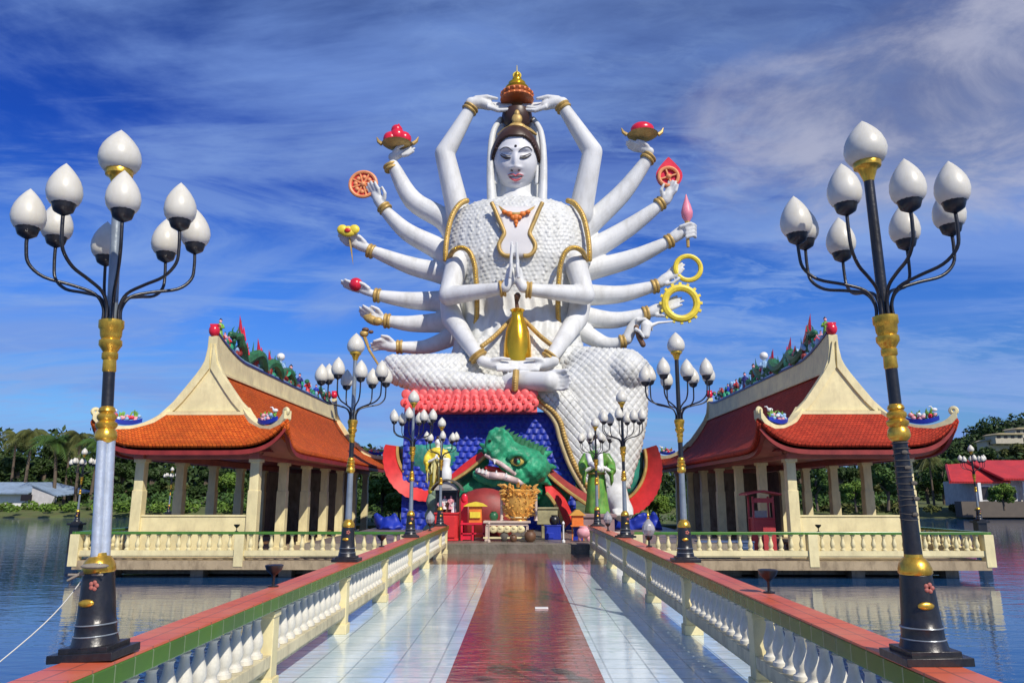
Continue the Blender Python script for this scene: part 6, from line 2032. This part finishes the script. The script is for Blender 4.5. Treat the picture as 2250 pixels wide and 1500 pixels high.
TR = [ # (kind, px, top_py, Y, label)
    (0, 30, 962, 96, 'dark bushy tree on the far bank at the left edge behind the blue-roofed shed'),
    (0, 92, 975, 100, 'dark bushy tree behind the ridge of the blue-roofed shed'),
    (3, 150, 1000, 98, 'olive tree behind the white gable of the blue-roofed shed'),
    (1, 205, 985, 96, 'mid green tree behind the silver pipes of the nearest left lamp'),
    (0, 262, 990, 92, 'dark tree just left of the front column of the orange-roofed pavilion'),
    (0, 330, 1000, 90, 'dark tree seen first through the front opening of the orange-roofed pavilion'),
    (3, 392, 1000, 95, 'olive tree seen second through the orange-roofed pavilion'),
    (0, 450, 1002, 92, 'dark tree seen third through the orange-roofed pavilion'),
    (2, 500, 1020, 90, 'bright green tree seen fourth through the orange-roofed pavilion'),
    (2, 842, 1022, 46, 'bright green bush tree between the orange-roofed pavilion and the left coil'),
    (2, 878, 1060, 43, 'low bright bush under the left coil red fin'),
    (2, 1446, 1072, 44, 'low green bush under the right coil red fin'),
    (1, 600, 1015, 92, 'green tree seen between the side columns of the orange-roofed pavilion'),
    (1, 1795, 1025, 70, 'green tree seen just right of the front left column of the dark red-roofed pavilion'),
    (0, 1760, 990, 95, 'dark tree behind the front left column of the dark red-roofed pavilion'),
    (0, 1850, 1000, 96, 'dark tree in the middle of the opening of the dark red-roofed pavilion'),
    (2, 1880, 1040, 66, 'bright green tree in the middle of the opening of the dark red-roofed pavilion'),
    (1, 1950, 1010, 75, 'mid green tree just left of the nearest right lamp'),
    (3, 1900, 985, 100, 'olive tree behind the right pavilion opening'),
    (3, 2040, 1000, 92, 'olive tree right of the nearest right lamp, left of the red-roofed house'),
    (1, 2075, 1010, 90, 'mid green tree at the left end of the red-roofed house'),
    (2, 2205, 1048, 72, 'bright green tree in front of the red-roofed house'),
    (0, 2120, 985, 120, 'dark tree behind the left part of the red-roofed house'),
    (0, 2190, 985, 118, 'dark tree behind the middle of the red-roofed house'),
    (3, 2245, 975, 122, 'olive tree behind the red-roofed house at the right edge'),
    (1, 1680, 1000, 95, 'green tree seen between side columns of the dark red-roofed pavilion'),
]
for k, px, pt, Y, lab in TR:
    place(PROT, k, px, pt, Y, lab, G1, HB[k], .27 if Y < 60 else .4)
PL = [(0, 50, 950, 88, 'palm with drooping olive fronds above the blue roof at the left edge'), (2, 20, 955, 92, 'palm at the far left edge of the lake'), (1, 118, 968, 86, 'palm right of the blue shed ridge'), (0, 165, 958, 86, 'tall palm left of the far lake lamp'), (2, 140, 972, 94, 'dark palm behind the far left lake lamp'),
      (1, 198, 975, 84, 'palm behind the silver lamp shaft'), (0, 2052, 1005, 84, 'palm with drooping fronds between right pavilion column and the far lake lamp'), (1, 2090, 1015, 88, 'low palm at the left end of the red roof'), (2, 2000, 995, 92, 'palm behind the right front column of the dark red-roofed pavilion')]
for k, px, pt, Y, lab in PL: place(PALMS, k, px, pt, Y, lab, 'palms on the far bank', HP[k], .4)
# bushes along the waterline : ground cover
def bushes(x0, x1, Y, n, h, size, m, seed, name, zb=.1):
    rg = random.Random(seed); bl = []
    for k in range(n):
        x = rg.uniform(x0, x1); y = Y + rg.uniform(-2, 4); hh3 = h * rg.uniform(.5, 1.2)
        bl.append((x, y, zb + hh3 * .4, hh3 * .9, hh3 * .7, hh3 * .6))
    o = leaf_obj(name, leaves(bl, n * 130, size, seed), m, None)
    return tag(o, kind='stuff')
bushes(-62, -18, 79, 60, .85, .2, LF[2], 21, 'bank_bushes')
bushes(-46, -5, 82, 70, 1.9, .25, LF[1], 22, 'bank_bushes')
bushes(20, 66, 77, 60, 0.7, .22, LF[3], 23, 'bank_bushes')
bushes(15, 40, 84, 60, 1.8, .25, LF[1], 24, 'bank_bushes')
bushes(-14, -7, 46, 20, .9, .12, LF[2], 25, 'bank_bushes', 0)
bushes(7, 14, 46, 20, .9, .12, LF[1], 26, 'bank_bushes', 0)
# far wood behind : one mass
def wood(x0, x1, Y, n, h0, size, seed, zf):
    rg = random.Random(seed); bl = []
    for k in range(n):
        x = rg.uniform(x0, x1); y = Y + rg.uniform(-6, 12); hh3 = zf(x) * rg.uniform(.6, 1.05)
        for j in range(3): bl.append((x + rg.uniform(-2, 2), y, max(.5, hh3 * (.35 + .3 * j) - 1), 2.6, 2.4, 2.2))
    return tag(leaf_obj('far_wood', leaves(bl, n * 300, size, seed), LF[0], None), kind='stuff')
wood(-80, 0, 108, 110, 7, .45, 31, lambda x: 10.5 if x < -50 else 8.5)
wood(20, 80, 112, 60, 6, .45, 32, lambda x: 7.0)
wood(-20, 30, 112, 30, 6, .45, 33, lambda x: 5.0)

rgt = random.Random(77); bl = []
for k in range(420):
    x = rgt.uniform(150, 330); y = rgt.uniform(235, 330); z = hh(x, y)
    if z < 0: continue
    r_ = rgt.uniform(2.2, 4.2); bl.append((x, y, z + r_ * .3, r_, r_, r_ * .8))
tag(leaf_obj('hill_trees', leaves(bl, len(bl) * 70, .9, 78), LF[0], None), kind='stuff')
# ------------------------------------------------------------------ far houses
def corr(name, c1, c2, scale=3.0):
    m = mat(name, c1, .5, var=.2, vs=.6, dirt=c2, dirt_amt=.5)
    t = m.node_tree; b = bsdf(m); tcn = [n for n in t.nodes if n.type == 'TEX_COORD'][0]
    w = t.nodes.new('ShaderNodeTexWave'); w.bands_direction = 'X'; w.inputs['Scale'].default_value = scale
    t.links.new(tcn.outputs['Object'], w.inputs[0]); bn = t.nodes.new('ShaderNodeBump'); bn.inputs['Strength'].default_value = .7; bn.inputs['Distance'].default_value = .05
    t.links.new(w.outputs[0], bn.inputs['Height']); t.links.new(bn.outputs[0], b.inputs['Normal'])
    return m
CB = corr('blue_grey_sheet', (.30, .40, .52), (.14, .16, .18)); CRR = corr('red_sheet', (.58, .04, .035), (.36, .03, .03), 2.0)
Y = 86.0
a = P(-120, 1108, Y); zr_ = P(50, 1058, Y).z; ze = P(50, 1083, Y).z; zb = P(50, 1106, Y).z
t = thing('shed_house', 'shed with pale blue corrugated roof and white gable wall on the far left bank', 'house', (P(60, 1100, Y).x, Y, zb))
xg = P(96, 1060, Y).x; xl = P(-160, 1060, Y).x; xr2 = P(152, 1080, Y).x
g = MB(); g.add([(xl, Y - 1, ze), (P(72, 1085, Y).x, Y - 1, ze), (xg, Y + 2, zr_), (xl, Y + 2, zr_)], [(0, 1, 2, 3)])
g.add([(xg, Y + 2, zr_), (xg - .3, Y - 2.2, zr_ - .1), (xr2, Y - 2, zpx(1088, Y)), (xr2 + 1, Y + 3, zpx(1078, Y))], [(0, 1, 2, 3)])
rf = obj('roof', g, CB, t, smooth=False); md = rf.modifiers.new('s', 'SOLIDIFY'); md.thickness = .15
g = MB(); g.box(((xl + xg) / 2, Y + 2, (zb + ze) / 2 - .3), (xg - xl - 1.5, 4, ze - zb + .4)); obj('wall', g, WHITEP, t, smooth=False)
g = MB(); xa = P(78, 1080, Y).x; xb = P(134, 1080, Y).x
g.prism([(xa + .4, zb - .6), (xb, zb - .6), (xb + .6, zpx(1086, Y)), (xg, zr_ - .3), (xa + .8, ze - .1)], Y - 1.9, Y - 1.5); obj('gable_wall', g, mat('grey_white_plaster', (.52, .50, .48), .8), t, smooth=False)
g = MB(); g.box((P(84, 1086, Y).x, Y - 2.0, ze - .5), (1.2, .08, .7)); obj('window', g, INK, t, smooth=False)
# red-roofed house, right
Y = 78.0
t = thing('red_roofed_house', 'long white house with bright red roof on the right bank', 'house', (P(2180, 1100, Y).x, Y, P(2100, 1100, Y).z))
X = lambda px, py=1050: P(px, py, Y).x
Zp = lambda py: P(2150, py, Y).z
g = MB()
x0, x1 = X(2058), X(2420); ze, zr2 = Zp(1058), Zp(1008)
xm = X(2168)
g.add([(x0, Y - 2.2, ze), (xm + 1, Y - 2.2, ze), (xm + 1, Y + 2.5, Zp(1012)), (X(2110), Y + 2.5, Zp(1018))], [(0, 1, 2, 3)])
g.add([(x0, Y - 2.2, ze), (X(2110), Y + 2.5, Zp(1018)), (x0 * (Y + 7) / (Y - 2.2) + 2, Y + 7, ze)], [(0, 1, 2)])
g.add([(xm - .4, Y - 3.4, Zp(1052)), (x1, Y - 3.4, Zp(1052)), (x1, Y + 2.5, zr2), (xm - .4, Y + 2.5, zr2)], [(0, 1, 2, 3)])
rf = obj('roof', g, CRR, t, smooth=False); md = rf.modifiers.new('s', 'SOLIDIFY'); md.thickness = .2
zb = Zp(1104)
g = MB(); g.box(((X(2125) + x1) / 2, Y + 1.5, (zb + ze) / 2 - .1), (x1 - X(2125), 6, ze - zb + .4)); obj('wall', g, mat('off_white_wall', (.62, .58, .52), .8, dirt=(.35, .32, .28), dirt_amt=.6), t, smooth=False)
g = MB(); g.box(((X(2075) + x1) / 2, Y - 1.9, zb - .6), (x1 - X(2075), 1.2, 1.5)); obj('terrace_wall', g, mat('dark_stone_wall', (.12, .10, .08), .9), t, smooth=False)
for px in (2140, 2168, 2196, 2238, 2280):
    g = MB(); g.box((X(px), Y - 1.54, (zb + ze) / 2 - .1), (1.1, .12, 1.5)); wn = obj('window', g, WHITEP, t, smooth=False)
    g = MB(); g.box((X(px), Y - 1.63, (zb + ze) / 2 - .1), (.84, .06, 1.25)); obj('pane', g, INK, wn, smooth=False)
for k, px in enumerate((2122, 2180, 2218, 2260)):
    g = MB(); g.box((X(px), Y - 2.0, (zb + ze) / 2), (.3, .3, ze - zb)); obj('column', g, WHITEP, t, smooth=False)
# villas on the hill
for k, (px, py, w, h, lab) in enumerate(((2205, 958, 8, 1.3, 'long pale villa on the hillside, upper one'), (2190, 972, 9, 1.6, 'pale villa on the hillside, lower one'), (2240, 946, 6, 1.3, 'white house highest on the hillside at the right edge'), (2226, 960, 2.0, 1.8, 'small white house on the hillside beside the long villa'))):
    Y = 225 + 3 * k; c = P(px, py, Y)
    t = thing('hillside_villa', lab, 'house', (c.x, Y, c.z - h), 'villas on the wooded hill')
    g = MB(); g.box((c.x, Y, c.z - h * .4 - .5), (w, 5, h * 1.2 + 1)); obj('wall', g, mat('villa_wall', (.46, .42, .33), .8) if k == 0 else bpy.data.materials['villa_wall'], t, smooth=False)
    g = MB(); g.prism([(c.x - w * .56, c.z + h * .2), (c.x + w * .56, c.z + h * .2), (c.x + w * .4, c.z + h * .55), (c.x - w * .4, c.z + h * .55)], Y - 3.4, Y + 3); obj('roof', g, mat('villa_roof', (.36, .30, .18), .8) if k == 0 else bpy.data.materials['villa_roof'], t, smooth=False)
    nwin = max(1, int(w / 2))
    for i in range(nwin):
        g = MB(); g.box((c.x - w / 2 + (i + .5) * w / nwin, Y - 2.55, c.z - h * .3), (w / nwin * .5, .12, h * .5)); obj('window', g, INK, t, smooth=False)
